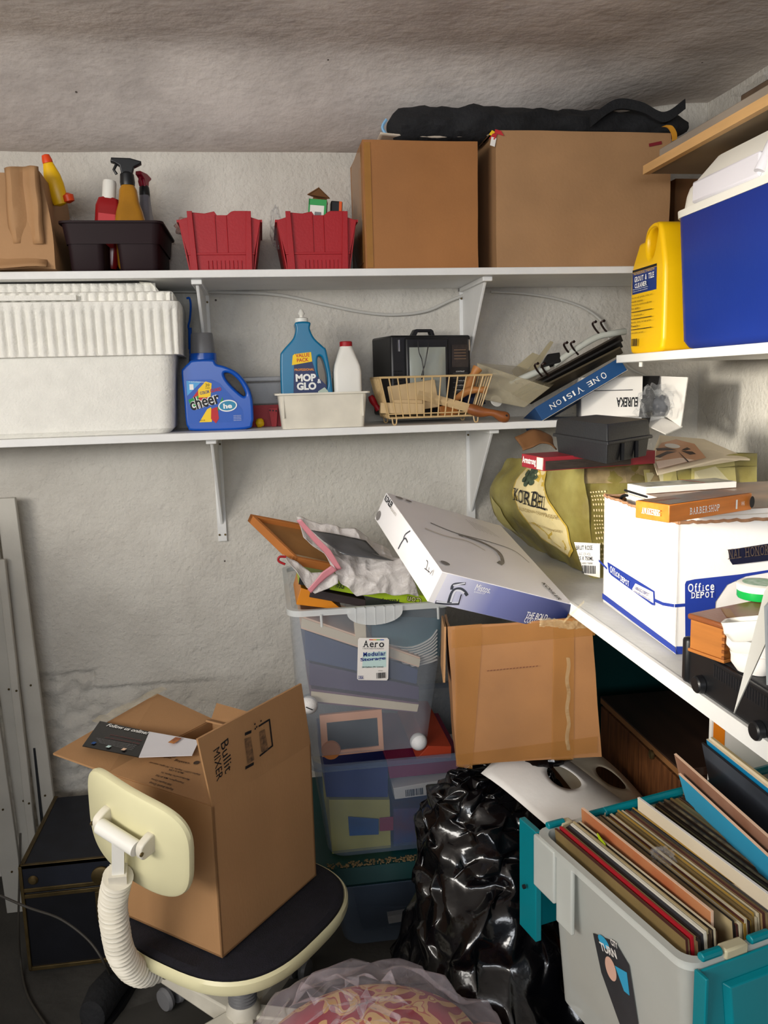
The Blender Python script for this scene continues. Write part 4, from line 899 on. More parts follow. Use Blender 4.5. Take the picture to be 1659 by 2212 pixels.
# carton flap with ceiling fan picture
t = thing('fan_carton_flap', 'cream carton lid with a brown ceiling fan picture lying behind the white file box', 'carton lid')
A1, A2, A3, A4, A5, A6 = at(1407, 985, y=1.74), at(1420, 1023, y=1.66), at(1558, 990, y=1.72), at(1620, 991, y=1.76), at(1520, 948, y=1.9), at(1425, 940, y=1.9)
A4.z -= .0
b = MB(); 
c_ = (A1+A2+A3+A4+A5+A6)/6
pts = [A1, A2, A3, A4, A5, A6]; n_ = (A3-A2).cross(A5-A2).normalized()
top = [p for p in pts]; bot = [p-Vector((0, 0, .004)) for p in pts]
b.loft([bot, top]); b.build('flap', PAPER2, t, smooth=False)
Mf = frame(A2, (A3-A2), (A6-A2)); 
if Mf.col[2].z < 0: Mf = frame(A2, (A3-A2), (A2-A6))
d = PD(I4, Mf, .0035)
d.pp([(1411, 988), (1422, 1016), (1525, 992), (1500, 962), (1460, 952), (1428, 960)], mat('peach_print', (214, 160, 120), .4, var=.1))
d.pp([(1416, 1000), (1422, 1016), (1500, 997), (1470, 992)], mat('pale_print', (236, 214, 196), .4, var=0))
DB = mat('dark_brown_print', (48, 24, 18), .4, var=0)
for pts in ([(1462, 979), (1440, 978), (1413, 990), (1414, 998), (1440, 985)], [(1462, 976), (1440, 970), (1415, 972), (1420, 977)], [(1470, 977), (1490, 986), (1503, 984), (1495, 979)], [(1472, 975), (1484, 970), (1492, 974), (1480, 977)], [(1465, 980), (1467, 981), (1488, 1001), (1485, 1002)]): d.pp(pts, DB)
x, y = onface(d.W, 1452, 967); d.ell(x, y, .016, .018, PAPER); d.build('fan_picture', t)

# white file box
OC, OR, OS = (.821, 1.352, Z5), (0, 0, -.046), (.36, .326, .214)
t = thing('file_box', 'open white cardboard file box with blue stripes on the counter', 'box', OC, OR); Mt = trs(OC, OR)
b = MB(); sx, sy, sz = OS; k = .004
b.box((-sx/2, -sy/2, 0), (sx/2, sy/2, k)); 
b.box((-sx/2, -sy/2, 0), (sx/2, -sy/2+k, sz)); b.box((-sx/2, sy/2-k, 0), (sx/2, sy/2, sz)); b.box((-sx/2, -sy/2, 0), (-sx/2+k, sy/2, sz)); b.box((sx/2-k, -sy/2, 0), (sx/2, sy/2, sz)); b.build('body', mat('white_carton', (238, 236, 234), .6, var=.02, bump=.1, bs=50), t)
b = MB(); b.grid(lambda u, v: crump((-sx/2+k+.0015, -sy/2+k+(sy-2*k)*u, .02+(sz-.02)*v), .001, 40), 30, 4); b.grid(lambda u, v: ((-sx/2+k+(sx-2*k)*u, sy/2-k-.0015, .02+(sz-.02)*v)), 4, 4); b.grid(lambda u, v: ((-sx/2+k+(sx-2*k)*u, -sy/2+k+.0015, .02+(sz-.02)*v)), 4, 4); b.build('brown_lining', CARDIN, t, solid=.001)
b = MB()
e = [(-sx/2+sx*i/40, -sy/2) for i in range(41)]
rr = random.Random(4)
for (p0, p1) in (((-sx/2, -sy/2), (-sx/2, sy/2)), ((-sx/2, -sy/2), (sx/2, -sy/2)), ((-sx/2, sy/2), (sx/2, sy/2))):
    P_ = [Vector((p0[0]+(p1[0]-p0[0])*i/50, p0[1]+(p1[1]-p0[1])*i/50, sz+rr.uniform(-.0015, .0015))) for i in range(51)]; b.tube(P_, .0028, 6)
b.build('worn_rim', mat('torn_kraft', (176, 132, 98), .8, var=.2, vs=60), t)
d = PD(Mt, facemat(OS, 'L'), .0006)
BL = mat('stripe_blue', (30, 56, 150), .5, var=0)
d.pp([(1294, 1208), (1312, 1226), (1312, 1231), (1294, 1213)], BL); d.pp([(1415, 1293), (1433, 1301), (1457, 1305), (1457, 1312), (1433, 1308), (1415, 1300)], BL)
d.pp([(1302, 1281), (1460, 1398), (1462, 1413), (1302, 1293)], BL)
d.pp([(1313, 1214), (1415, 1277), (1416, 1308), (1410, 1307), (1322, 1243), (1316, 1236)], BL)
d.pp([(1367, 1272), (1374, 1260), (1412, 1279), (1413, 1303), (1368, 1276)], PAPER)
d.tt('Office', (1319, 1236), (1341, 1250), .0135, WHITEINK, .02, True); d.tt('DEPOT', (1343, 1254), (1363, 1267), .010, WHITEINK, .02, True)
d.tt('1-800-GO-DEPOT', (1375, 1272), (1406, 1289), .006, NAVY, .01); d.tt('www.officedepot.com', (1373, 1279), (1409, 1300), .0055, NAVY); d.build('side_print', t)
d = PD(Mt, facemat(OS, 'F'), .0006)
d.pp([(1457, 1305), (1482, 1303), (1482, 1310), (1457, 1312)], BL)
d.pp([(1480, 1400), (1479, 1262), (1482, 1255), (1500, 1251), (1600, 1240), (1690, 1226), (1690, 1231), (1610, 1245), (1570, 1263), (1545, 1300), (1540, 1400)], BL)
d.pp([(1460, 1396), (1482, 1396), (1482, 1412), (1460, 1413)], BL)
d.tt('Office', (1485, 1279), (1542, 1274), .0135, WHITEINK, .015, True); d.tt('DEPOT', (1492, 1292), (1540, 1289), .0100, WHITEINK, .02, True)
d.pp([(1570, 1187), (1690, 1168), (1690, 1206), (1580, 1219), (1574, 1210)], mat('binder_navy', (14, 18, 44), .4, var=0)); d.tt('NAL HONOR ROLL', (1572, 1207), (1700, 1190), .016, mat('dull_gold_ink', (84, 70, 60), .5, var=0), 0, True)
d.build('front_print', t)
# contents
def flatbox(name, label, cat, cpx, z, size, rz, m, group=None, edge=None):
    p = at(*cpx, z=z); o = thing(name, label, cat, p, (0, 0, rz), group); b = MB(); b.box((0, 0, 0), size); b.build('cover' if edge else 'body', m, o, bevel=.001)
    return o
for k in range(4):
    z_ = Z5+.194+k*.0098
    o = thing('magazine', ('lowest white-edged magazine of the stack in the file box', 'second magazine from the bottom of the stack in the file box', 'third magazine from the bottom of the stack in the file box', 'topmost magazine of the stack, brown cover, under the orange tape case')[k], 'magazine', (.828+.003*(k % 2), 1.345-.004*k, z_), (0, 0, -.046+.01*k), 'magazines in the file box')
    b = MB(); b.loft([rring(0, 0, .160, .146, .012, 0), rring(0, 0, .160, .146, .012, .0088)]); b.build('pages', PAPER, o, bevel=.0008)
    b = MB(); b.loft([rring(0, 0, .161, .147, .012, .0088), rring(0, 0, .161, .147, .012, .0096)]); b.build('cover', mat('magazine_brown', (140, 100, 70), .3, var=.3, vs=10) if k == 3 else PAPER2, o)
    b = MB(); b.tube([(-.161, .147, .0045), (-.161, .05, .0045)], .0022, 6); b.build('spine_fold', INK, o) if k == 3 else None
b = MB(); p = Vector((.68, 1.46, Z5+.2)); b.tube(smoothline([(.665, 1.49, Z5+.17), (.667, 1.49, Z5+.21), (.672, 1.47, Z5+.22), (.68, 1.45, Z5+.215)], 5, False), .003, 8); tag(b.build('binder_clip', BLACK), 'small black wire clip at the back corner of the magazine stack', 'clip')
zv = Z5+.194+.0392+.0004
A0 = at(1445, 1130, z=zv); AL = at(1407, 1113, z=zv); dx = (at(1659, 1095, z=zv)-A0).normalized(); 
o = thing('video_case', 'orange video tape case with white serif title on the magazine stack', 'video case', A0, (0, 0, math.atan2(dx.y, dx.x)))
b = MB(); b.box((0, 0, 0), (.188, .062, .026)); b.build('case', mat('orange_woodgrain', (224, 130, 44), .4, var=.12, vs=9, stretch=(1, 8, 8)), o, bevel=.0012)
d = Decal(frame((0, 0, .026), (1, 0, 0), (0, 1, 0)), .0004); d.rect(.094, .031, .184, .058, mat('video_cover', (150, 112, 90), .35, vs=18, rgb2=(92, 104, 110))); d.text('Sunny Awakening', .035, .036, .05, .014, mat('maroon_ink', (140, 60, 50), .5, var=0)); d.build('cover_print', o)
d = Decal(frame((0, 0, 0), (1, 0, 0), (0, 0, 1)), .0005); d.serif('BARBERSHOP', .075, .0125, .062, .010, WHITEINK, 0, .01); d.text('VHS', .160, .013, .008, .006, WHITEINK); d.rect(.145, .013, .004, .014, WHITEINK); d.ell(.182, .013, .006, .009, INK); d.build('spine_print', o)
d = Decal(frame((0, 0, 0), (0, -1, 0), (0, 0, 1)), .0005); d.serif('AWAKENING', -.031, .013, .036, .009, WHITEINK, 0, .01); d.build('end_print', o)
o = thing('video_case', 'white and grey video tape case lying behind the orange one', 'video case', at(1394, 1067, z=zv)+Vector((.0, .0, .0)), (0, 0, .12)); b = MB(); b.box((0, 0, 0), (.19, .06, .012)); b.build('case', PAPER, o, bevel=.001)
d = Decal(frame((0, 0, .012), (1, 0, 0), (0, 1, 0)), .0004); d.rect(.095, .030, .18, .054, mat('grey_print', (206, 200, 180), .35, vs=40, rgb2=(120, 124, 110))); d.rect(.12, .035, .004, .06, REDINK, .2); d.build('cover_print', o)

# receiver on the counter
t = thing('stereo_receiver', 'black stereo receiver with two knobs at the front edge of the counter', 'receiver', (.595, 1.085, Z5))
b = MB(); b.box((0, -.62, 0), (.34, 0, .060)); b.build('housing', BLACKM, t, bevel=.003)
b = MB(); b.box((-.006, -.62, .002), (.0005, .0, .058)); o = b.build('front_panel', BLACK, t, bevel=.002)
b = MB(); b.box((-.010, -.012, -.0), (.05, .006, .068)); b.build('side_cheek', BLACK, t, bevel=.006)
for (px_, py_) in ((1515, 1478), (1642, 1578)):
    q = at(px_, py_, x=.588); b = MB(); b.lathe([(.013, 0), (.012, .008), (.010, .010), (.001, .010)], 28, M=frame(q-Vector((.595, 1.085, Z5)), (0, -1, 0), (0, 0, 1))); b.build('knob', BLACK, t)
b = MB()
for k in range(26): b.box((.02, -.1-k*.008, .0602), (.045, -.097-k*.008, .0606))
for k in range(26): b.box((-.0066, -.08-k*.006, .035), (-.006, -.077-k*.006, .052))
b.build('vent_slots', INK, t)

# wooden box
zb = Z5+.0605; A0 = at(1563, 1434, z=zb); AL = at(1485, 1406, z=zb); u_ = (AL-A0); wd = u_.length; ang = math.atan2(u_.y, u_.x)-PI/2
t = thing('wooden_box', 'orange wooden box with finger joints and brown lid on the stereo receiver', 'box', A0, (0, 0, ang))
b = MB(); b.box((0, 0, 0), (.26, wd, .0045)); b.box((.002, .002, .0045), (.258, wd-.002, .046)); b.build('body', WOOD, t, bevel=.001)
b = MB()
for k in range(5): z_ = .005+k*.0086; b.box((-.0004 + (.0 if k % 2 else .0), -.0006, z_), (.006 if k % 2 else .0025, .004, z_+.0042))
b.build('finger_joint', mat('joint_wood', (136, 78, 34), .5, var=.1), t)
b = MB(); b.box((-.0015, -.0015, .046), (.262, wd+.0015, .0545)); b.build('lid', mat('brown_leather_lid', (136, 78, 44), .35, var=.1, bump=.05, bs=200), t, bevel=.003)
d = Decal(frame((0, 0, .0545), (1, 0, 0), (0, 1, 0)), .0004); d.rect(.045, wd*.55, .045, .012, mat('lid_label', (150, 112, 66), .5, var=0), .9); d.build('small_label', t)
# tin
zt = zb+.0555; p = at(1640, 1290, z=zt)
t = thing('tin', 'small round green and white tin on the wooden box lid', 'tin', p); b = MB(); b.lathe([(.030, 0), (.031, .002), (.031, .0125)], 36); b.build('base', mat('tin_green', (20, 160, 70), .3, var=0), t)
b = MB(); b.lathe([(.0318, .012), (.0318, .021), (.029, .0225), (.001, .0225)], 36); b.build('lid', WHITEP, t)
d = Decal(frame((0, 0, .0225), (1, 0, 0), (0, 1, 0)), .0003); d.ell(0, 0, .024, .024, mat('tin_pale', (200, 220, 205), .4, vs=90, rgb2=(120, 170, 130))); d.build('lid_print', t)
# cups
for k, (px_, py_, z_, lab) in enumerate(((1632, 1448, Z5+.0605, 'lowest white cup of the stack on the stereo receiver'), (1628, 1410, Z5+.083, 'middle white cup of the stack on the receiver'), (1622, 1380, Z5+.105, 'topmost white square cup tilted on the stack'))):
    p = at(px_, py_, z=z_); t = thing('cup', lab, 'cup', p, (math.radians((0, 5, -12)[k]), math.radians((0, -4, 8)[k]), .5+k*.2))
    b = MB(); hw = (.026, .030, .029)[k]; b.loft([rring(0, 0, hw*.75, hw*.75, .012, 0), rring(0, 0, hw, hw, .014, .012), rring(0, 0, hw, hw, .014, .020), rring(0, 0, hw*1.04, hw*1.04, .014, .026), rring(0, 0, hw*.92, hw*.92, .014, .026), rring(0, 0, hw*.8, hw*.8, .012, .008)]); b.build('bowl', PAPER if k != 2 else WHITEP, t)
# leaning thin boards
t = thing('thin_board', 'thin white board leaning with a pointed lower corner over the receiver', 'board'); b = MB(); b.panel([at(1586, 1541, y=.79), at(1652, 1278, y=.80), at(1700, 1200, y=.80), at(1700, 1290, y=.78)][:4], .003); b.build('sheet', mat('grey_card', (196, 194, 186), .6, var=.04), t)
t = thing('thin_board', 'grey thin board edge at the right border, beside the pointed one', 'board'); b = MB(); b.panel([at(1658, 1480, y=.74), at(1653, 1310, y=.76), at(1720, 1230, y=.76), at(1720, 1480, y=.74)], .004); b.build('sheet', mat('blue_grey_card', (150, 156, 160), .4, var=.04), t)

# loose tape strip at the counter edge
# ================================================================== BELOW THE COUNTER
# brown cabinet
CZ = .633; Mx = .80
t = thing('cabinet', 'brown wood-grain cabinet with dark top under the counter', 'cabinet', (Mx, 1.2, 0))
CB_ = .27
y0, y1 = at(1545, 1725, x=Mx).y-.35, at(1303, 1505, x=Mx).y
y1 = 1.869
b = MB(); b.box((.006, CB_, .06), (.46, y1-1.2, CZ-.02)); b.build('carcass', DARKWOOD, t)
b = MB(); b.box((-.006, CB_, CZ-.018), (.46, y1-1.2+.004, CZ)); b.build('top', DARKWOOD, t, bevel=.001)
b = MB(); b.box((-.0068, CB_, CZ-.016), (-.005, y1-1.2, CZ-.003)); b.build('edge_band', mat('edge_wood', (150, 104, 62), .5, var=.1), t)
b = MB(); b.box((-.006, CB_+.002, .08), (.006, y1-1.2-.001, CZ-.024)); o = b.build('door', PANELW, t, bevel=.001)
q = at(1409, 1630, x=Mx-.008); b = MB(); b.lathe([(.010, 0), (.010, .004), (.007, .006), (.002, .004)], 20, M=frame(q-Vector((Mx, 1.2, 0)), (0, -1, 0), (0, 0, 1))); b.build('knob', BRASS, o)
b = MB(); b.box((.02, CB_, 0), (.4, y1-1.2-.02, .06)); b.build('plinth', DARKWOOD, t)
# dark teal bin at the back
t = thing('storage_bin', 'dark teal bin standing against the back wall beneath the counter', 'bin', (1.0, 2.18, .0))
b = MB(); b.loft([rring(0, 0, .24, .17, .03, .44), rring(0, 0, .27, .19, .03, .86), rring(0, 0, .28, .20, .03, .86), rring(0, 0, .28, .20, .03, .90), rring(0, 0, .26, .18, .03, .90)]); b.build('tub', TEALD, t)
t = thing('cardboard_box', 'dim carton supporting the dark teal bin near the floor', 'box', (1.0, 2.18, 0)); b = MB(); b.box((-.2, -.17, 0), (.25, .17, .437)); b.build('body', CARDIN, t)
# white and orange board
t = thing('board_sign', 'white board with an orange left border behind the records under the counter', 'board', (.849, 1.452, .52), (0, 0, 0))
b = MB(); b.box((0, 0, 0), (.36, .010, .36)); b.build('sheet', PAPER, t); d = Decal(frame((0, 0, 0), (1, 0, 0), (0, 0, 1)), .0005); d.rect(.0155, .18, .025, .36, mat('orange_border', (238, 134, 20), .5, var=0)); d.build('orange_border', t)

# ------------------------------------------------ clear bins
def tote(name, label, x0, x1, y0, y1, z0, z1, m, rim_m=None, draft=.03, r=.04, sh=0):
    cx, cy, hx, hy = (x0+x1)/2, (y0+y1)/2, (x1-x0)/2, (y1-y0)/2
    t = thing(name, label, 'bin', (cx, cy, z0)); h = z1-z0
    b = MB(); b.loft([rring(sh, 0, hx-draft, hy-draft*.6, r, .003), rring(sh*.95, 0, hx-draft*.85, hy-draft*.5, r, .012), rring(0, 0, hx, hy, r, h)], caps=False); b.poly(rring(sh, 0, hx-draft, hy-draft*.6, r, .003)); b.build('tub', m, t)
    b = MB(); b.loft([rring(0, 0, hx+.001, hy+.001, r, h-.014), rring(0, 0, hx+.010, hy+.010, r, h-.014), rring(0, 0, hx+.010, hy+.010, r, h), rring(0, 0, hx-.002, hy-.002, r, h)], caps=False); b.build('rim', rim_m or m, t)
    return t
AX0, AX1, AY0 = .040, .415, 1.868
t = tote('storage_bin', 'tall clear plastic bin with a white and blue label, heaped with books and bags', AX0, AX1, AY0, 2.345, .530, .905, FROST, mat('frosted_rim', (226, 230, 230), .3, var=.02, alpha=.75), .038, .035, -.022)
b = MB(); cx, hw, z_ = .005, .065, .375
arc = [(cx+hw*math.cos(a), -.239-.018, z_-.012-.030*math.sin(a)) for a in [PI*k/14 for k in range(15)]]
b.loft([[(x, y, z) for x, y, z in arc], [(x, y+.016, z) for x, y, z in arc]], caps=False)
b.poly([(cx-hw, -.257, z_), (cx+hw, -.257, z_)] + arc)
for k in range(5): x = cx-.045+k*.0225; zz = .012+.030*math.sqrt(max(0, 1-(x-cx)**2/hw**2)); b.box((x-.001, -.258, z_-zz), (x+.001, -.241, z_))
b.build('handle', MATS['frosted_rim'], t)
for x in (-.12, .155): b = MB(); b.tube([(x, -.252, z_-.01), (x+.001, -.250, z_-.04)], .003, 8); b.build('rib', MATS['frosted_rim'], t)
Mt = trs((.2275, 2.1065, .530), (0, 0, 0)); Mf = frame((0, -.2335, .375), (1, 0, 0), (0, -.0, 1)); d = PD(Mt, Mf, .003)
d.pp([(773, 1381), (776, 1377), (836, 1377), (840, 1381), (838, 1465), (835, 1469), (774, 1468), (771, 1465)], PAPER)
d.pp([(784, 1410), (834, 1405), (834, 1440), (782, 1442)], mat('label_mint', (196, 224, 220), .5, var=.05))
for k, c in enumerate(((200, 60, 60), (230, 160, 40), (90, 170, 80), (50, 90, 180))): d.pp([(797+k*8, 1380), (805+k*8, 1380), (805+k*8, 1382), (797+k*8, 1382)], mat('rainbow%d' % k, c, .5, var=0))
d.tt('Aero', (784, 1397), (829, 1397), .0165, INK, .01, True); d.tt('HOUSEWARES', (783, 1401), (828, 1401), .003, GREYP)
d.tt('Modular', (784, 1417), (832, 1414), .0105, NAVY, .02, True); d.tt('Storage', (778, 1429), (832, 1425), .0105, NAVY, .02); d.tt('24 Gallon (91 Litres)', (781, 1442), (827, 1441), .005, INK, .01)
d.tt('MADE IN', (773, 1460), (784, 1460), .003, NAVY); d.tt('USA', (773, 1465), (784, 1465), .006, NAVY, .02); x, y = onface(d.W, 822, 1457); d.bars(x, y, .022, .014, INK, 15, 2); d.tt('39204A', (816, 1448), (826, 1448), .002, INK)
d.build('label', t)
# contents of the tall bin: books, frame, balls
def slab(name, label, cat, px4, yy, depth, m, group=None, pages=None):
    """a flat-lying thing: its near face given by four measured corners on one depth, running back by depth"""
    P_ = [at(px_, py_, y=yy) for px_, py_ in px4]; c = sum(P_, Vector())/4; o = thing(name, label, cat, c, group=group)
    P_ = [p-c for p in P_]; Dv = Vector((0, depth, 0)); b = MB(); b.hexa([P_[0], P_[1], P_[1]+Dv, P_[0]+Dv, P_[3], P_[2], P_[2]+Dv, P_[3]+Dv])
    b.build('cover' if pages else 'body', m, o, bevel=.001)
    if pages:
        q = [P_[0].lerp(P_[3], .15), P_[1].lerp(P_[2], .15), P_[1].lerp(P_[2], .85), P_[0].lerp(P_[3], .85)]; b = MB(); b.panel([v_+Vector((0, -.0012, 0)) for v_ in q], .002); b.build('pages', pages, o)
    return o
PUR = mat('purple_cover', (78, 60, 96), .5, var=.1); NVC = mat('slate_cover', (60, 70, 110), .5, var=.1); PEACH = mat('peach_pages', (236, 200, 172), .7, var=.06)
yb = 1.905
slab('book', 'thick cream-paged book sloping down across the middle of the clear bin', 'book', [(650, 1358), (905, 1442), (908, 1420), (652, 1330)], yb, .26, PEACH, pages=PAPER2)
slab('book', 'slate blue book below the sloping cream-paged book in the bin', 'book', [(660, 1425), (900, 1478), (903, 1446), (658, 1362)], yb+.005, .28, NVC)
slab('book', 'purple album on the left under the slate blue book', 'book', [(668, 1480), (905, 1512), (905, 1484), (668, 1432)], yb+.003, .28, PUR)
slab('book', 'mauve album lowest in the stack above the picture frame', 'book', [(672, 1518), (900, 1540), (905, 1518), (672, 1488)], yb+.005, .27, mat('mauve_cover', (120, 84, 104), .5, var=.1), pages=PAPER2)
slab('book', 'teal blue magazine at the upper right inside the clear bin', 'book', [(805, 1400), (950, 1418), (952, 1335), (800, 1330)], yb+.02, .2, mat('teal_cover', (70, 112, 118), .4, vs=6, rgb2=(50, 80, 96)))
slab('notepad', 'small cream notepad upright above the bin label', 'notepad', [(768, 1380), (792, 1390), (790, 1340), (765, 1340)], yb-.004, .02, PAPER2)
t = thing('magazine', 'curled magazine with fanned pages at the right side of the clear bin', 'magazine')
for k in range(9):
    b = MB(); P_ = smoothline([at(805, 1385+k*5, y=yb+.012), at(880, 1400+k*5, y=yb+.012), at(925, 1385+k*6, y=yb+.012), at(945, 1362+k*8, y=yb+.012)], 5, False)
    b.loft([[p, p+Vector((0, .18, 0)), p+Vector((0, .18, .0012)), p+Vector((0, 0, .0012))] for p in P_]); b.build('page', PAPER, t)
t = thing('picture_frame', 'wooden picture frame with dark pane at the bottom of the clear bin', 'picture frame', at(760, 1582, y=1.91), (math.radians(-4), math.radians(-1), 0)); hw, hh = .076, .052
b = MB(); v, f = curve_solid([[(-hw, -hh), (hw, -hh), (hw, hh), (-hw, hh)], [(-hw+.016, -hh+.012), (hw-.012, -hh+.012), (hw-.012, hh-.02), (-hw+.016, hh-.02)]], .014, .0015); b.add(v, f); b.build('frame', mat('peach_wood', (226, 164, 124), .5, var=.06), t)
b = MB(); b.box((-hw+.012, 0, -hh+.01), (hw-.010, .004, hh-.018)); b.build('pane', mat('dark_pane', (26, 34, 38), .2, var=0), t)
for k, (px_, py_, lab) in enumerate(((667, 1523, 'golf ball with a black line at the left inside the clear bin'), (904, 1602, 'golf ball at the lower right corner of the clear bin'))):
    p = at(px_, py_, y=1.888+.008*k); t = thing('golf_ball', lab, 'golf ball', p); b = MB(); b.lathe([(.0213*math.sin(PI*i/16), -.0213*math.cos(PI*i/16)) for i in range(1, 16)], 24); b.build('ball', mat('golf_white', (240, 240, 240), .3, var=0, bump=.6, bs=500, dist=.002), t)
    if k == 0: d = Decal(frame((0, -.0213, 0), (1, 0, 0), (0, 0, 1)), .0006); d.rect(0, 0, .018, .0025, INK, -.5); d.build('line_mark', t)
t = thing('wooden_disc', 'small round wooden piece in front of the picture frame in the bin', 'disc', at(715, 1620, y=1.90)); b = MB(); b.lathe([(.022, -.006), (.024, 0), (.022, .006)], 24, M=frame((0, 0, 0), (1, 0, 0), (0, 0, 1))); b.build('disc', WOODF, t)
# stuff lying on top of the bin
t = slab('folder', 'yellow-orange plastic folder sticking up at the left of the clear bin', 'folder', [(640, 1306), (740, 1318), (700, 1285), (650, 1270)], 1.93, .2, mat('orange_plastic_folder', (226, 140, 30), .4, var=.08))
slab('book', 'dark notebook with worn edges above the orange folder', 'book', [(668, 1290), (790, 1312), (790, 1296), (672, 1272)], 1.925, .22, mat('dark_brown_cover', (56, 44, 44), .5, var=.3, vs=20))
t = slab('pet_door_box', 'lime green and black box with upside-down print under the plastic bag', 'box', [(645, 1262), (925, 1312), (925, 1288), (648, 1240)], 1.935, .22, LIME)
P_ = [at(*q, y=1.933) for q in ((645, 1262), (712, 1274), (712, 1252), (648, 1240))]; b = MB(); b.panel([p-t.location for p in P_], .002); b.build('black_end', INK, t)
d = PD(Matrix.Translation(t.location), frame(at(780, 1280, y=1.9345)-t.location, (at(925, 1306, y=1.9345)-at(645, 1256, y=1.9345)), (0, 0, 1)), .0006)
d.tt('PetLoop!', (862, 1292), (820, 1292), .012, INK, .02); d.tt('Con', (912, 1291), (880, 1287), .018, INK, .06); d.tt('Con', (911, 1292), (881, 1288), .016, mat('cream_ink', (224, 220, 150), .5, var=0), .0); d.tt('IDEAL', (745, 1262), (725, 1258), .012, INK, .02); d.build('lettering', t)

# wooden shadow-box frame
t = thing('shadow_box', 'orange wooden frame jutting left out of the plastic bag', 'frame')
F1, F2, F3, F4 = at(541, 1110, y=2.0), at(640, 1205, y=1.90), at(800, 1235, y=1.96), at(700, 1140, y=2.06)
n_ = (F2-F1).cross(F4-F1).normalized(); n_ = n_ if n_.z > 0 else -n_
b = MB(); wd = .010; dp = .022
for a_, c_, e_, g_ in ((F1, F2, F4, F3), (F2, F3, F1, F4), (F3, F4, F2, F1), (F4, F1, F3, F2)):
    ia = (e_-a_).normalized()*wd; ic = (g_-c_).normalized()*wd
    b.hexa([a_-n_*dp, c_-n_*dp, c_+ic-n_*dp, a_+ia-n_*dp, a_, c_, c_+ic, a_+ia])
b.build('frame', WOODF, t, bevel=.001)
b = MB(); c_ = (F1+F2+F3+F4)/4; b.panel([c_+(q-c_)*.92-n_*.014 for q in (F1, F2, F3, F4)], .003); b.build('back_panel', mat('frame_backing', (170, 122, 70), .6, var=.2), t)
b = MB(); b.panel([at(628, 1198, y=1.93), at(712, 1222, y=1.93), at(712, 1214, y=1.97), at(634, 1190, y=1.97)], .006); tag(b.build('slat', mat('cream_wood', (226, 208, 168), .5)), 'cream wooden slat under the orange frame', 'slat')
# plastic shopping bag draped over
t = thing('shopping_bag', 'white plastic shopping bag with pink stripe draped over the clear bin', 'bag')
def drape(name, rows, yrows, m, amp, nu=40, nv=24, s=26, solid=.0006):
    nr = len(rows)
    def fn(u, v):
        r = v*(nr-1); i = min(int(r), nr-2); f_ = r-i
        def row(k): P_ = rows[k]; q = u*(len(P_)-1); j = min(int(q), len(P_)-2); g = q-j; px_ = P_[j][0]*(1-g)+P_[j+1][0]*g; py_ = P_[j][1]*(1-g)+P_[j+1][1]*g; Y = yrows[k] if not isinstance(yrows[k], (list, tuple)) else yrows[k][0]*(1-u)+yrows[k][1]*u; return at(px_, py_, y=Y)
        p = row(i).lerp(row(i+1), f_); w_2 = math.sin(PI*min(1, max(0, u)))**.3
        q_ = Vector((p.x*1.0, p.y*.5, p.z*.6)); rid = 1-abs(noise.noise(q_*s*.55))*2.4+.5*(1-abs(noise.noise(q_*s*1.3+Vector((4, 1, 2))))*2); return p+Vector((0, -rid*amp*.6, rid*amp*.4))
    b = MB(); b.grid(fn, nu, nv); return b.build(name, m, t, angle=60, solid=solid)
drape('body', [[(640, 1120), (700, 1135), (780, 1150), (840, 1190)], [(655, 1165), (720, 1180), (800, 1190), (850, 1210)], [(700, 1200), (740, 1215), (810, 1220), (868, 1210)], [(720, 1235), (760, 1255), (820, 1250), (880, 1225)], [(735, 1262), (770, 1290), (830, 1285), (905, 1290)]], [2.0, 1.96, 1.92, 1.90, 1.895], BAGW, .020, 80, 60)
drape('front_lip', [[(612, 1200), (640, 1215), (672, 1240), (712, 1235)], [(622, 1215), (650, 1250), (680, 1268), (730, 1245)], [(640, 1235), (662, 1272), (680, 1284), (730, 1262)]], [1.90, 1.885, 1.88], BAGW, .010, 24, 12)
drape('pink_stripe', [[(640, 1125), (672, 1165), (700, 1195), (728, 1233)], [(650, 1122), (684, 1160), (714, 1190), (738, 1230)]], [1.885, 1.880], PINKF, .004, 24, 4)
drape('pink_fold', [[(728, 1233), (706, 1248), (690, 1262), (672, 1282)], [(716, 1222), (696, 1236), (680, 1256), (664, 1274)]], [1.875, 1.875], PINKF, .003, 16, 4)
drape('dark_sheet', [[(672, 1145), (740, 1157), (790, 1168)], [(700, 1170), (770, 1182), (820, 1200)], [(740, 1198), (800, 1206), (850, 1212)]], [1.955, 1.925, 1.90], mat('grey_photo', (96, 96, 98), .15, var=.2, alpha=.9), .002, 10, 10)
b = MB(); b.tube(smoothline([at(618, 1203, y=1.89), at(604, 1203, y=1.89), at(602, 1212, y=1.89), at(616, 1219, y=1.885)], 6, False), .0028, 8); b.build('drawstring', REDP, t)

# wide lower bins
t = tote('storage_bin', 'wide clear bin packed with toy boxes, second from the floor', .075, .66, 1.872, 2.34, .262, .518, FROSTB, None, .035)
yb = 1.92
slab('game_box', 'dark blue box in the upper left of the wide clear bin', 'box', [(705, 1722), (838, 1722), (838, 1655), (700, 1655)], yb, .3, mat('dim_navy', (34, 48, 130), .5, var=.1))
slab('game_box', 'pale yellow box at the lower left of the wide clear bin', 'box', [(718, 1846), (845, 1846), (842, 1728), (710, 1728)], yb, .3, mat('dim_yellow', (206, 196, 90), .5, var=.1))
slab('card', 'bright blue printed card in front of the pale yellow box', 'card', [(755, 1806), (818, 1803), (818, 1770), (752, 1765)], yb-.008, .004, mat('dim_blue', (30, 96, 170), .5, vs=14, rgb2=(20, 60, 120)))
slab('card', 'crimson card at the right of the pale yellow box', 'card', [(820, 1796), (850, 1794), (850, 1765), (820, 1768)], yb-.008, .004, mat('dim_crimson', (160, 30, 60), .5, var=.1))
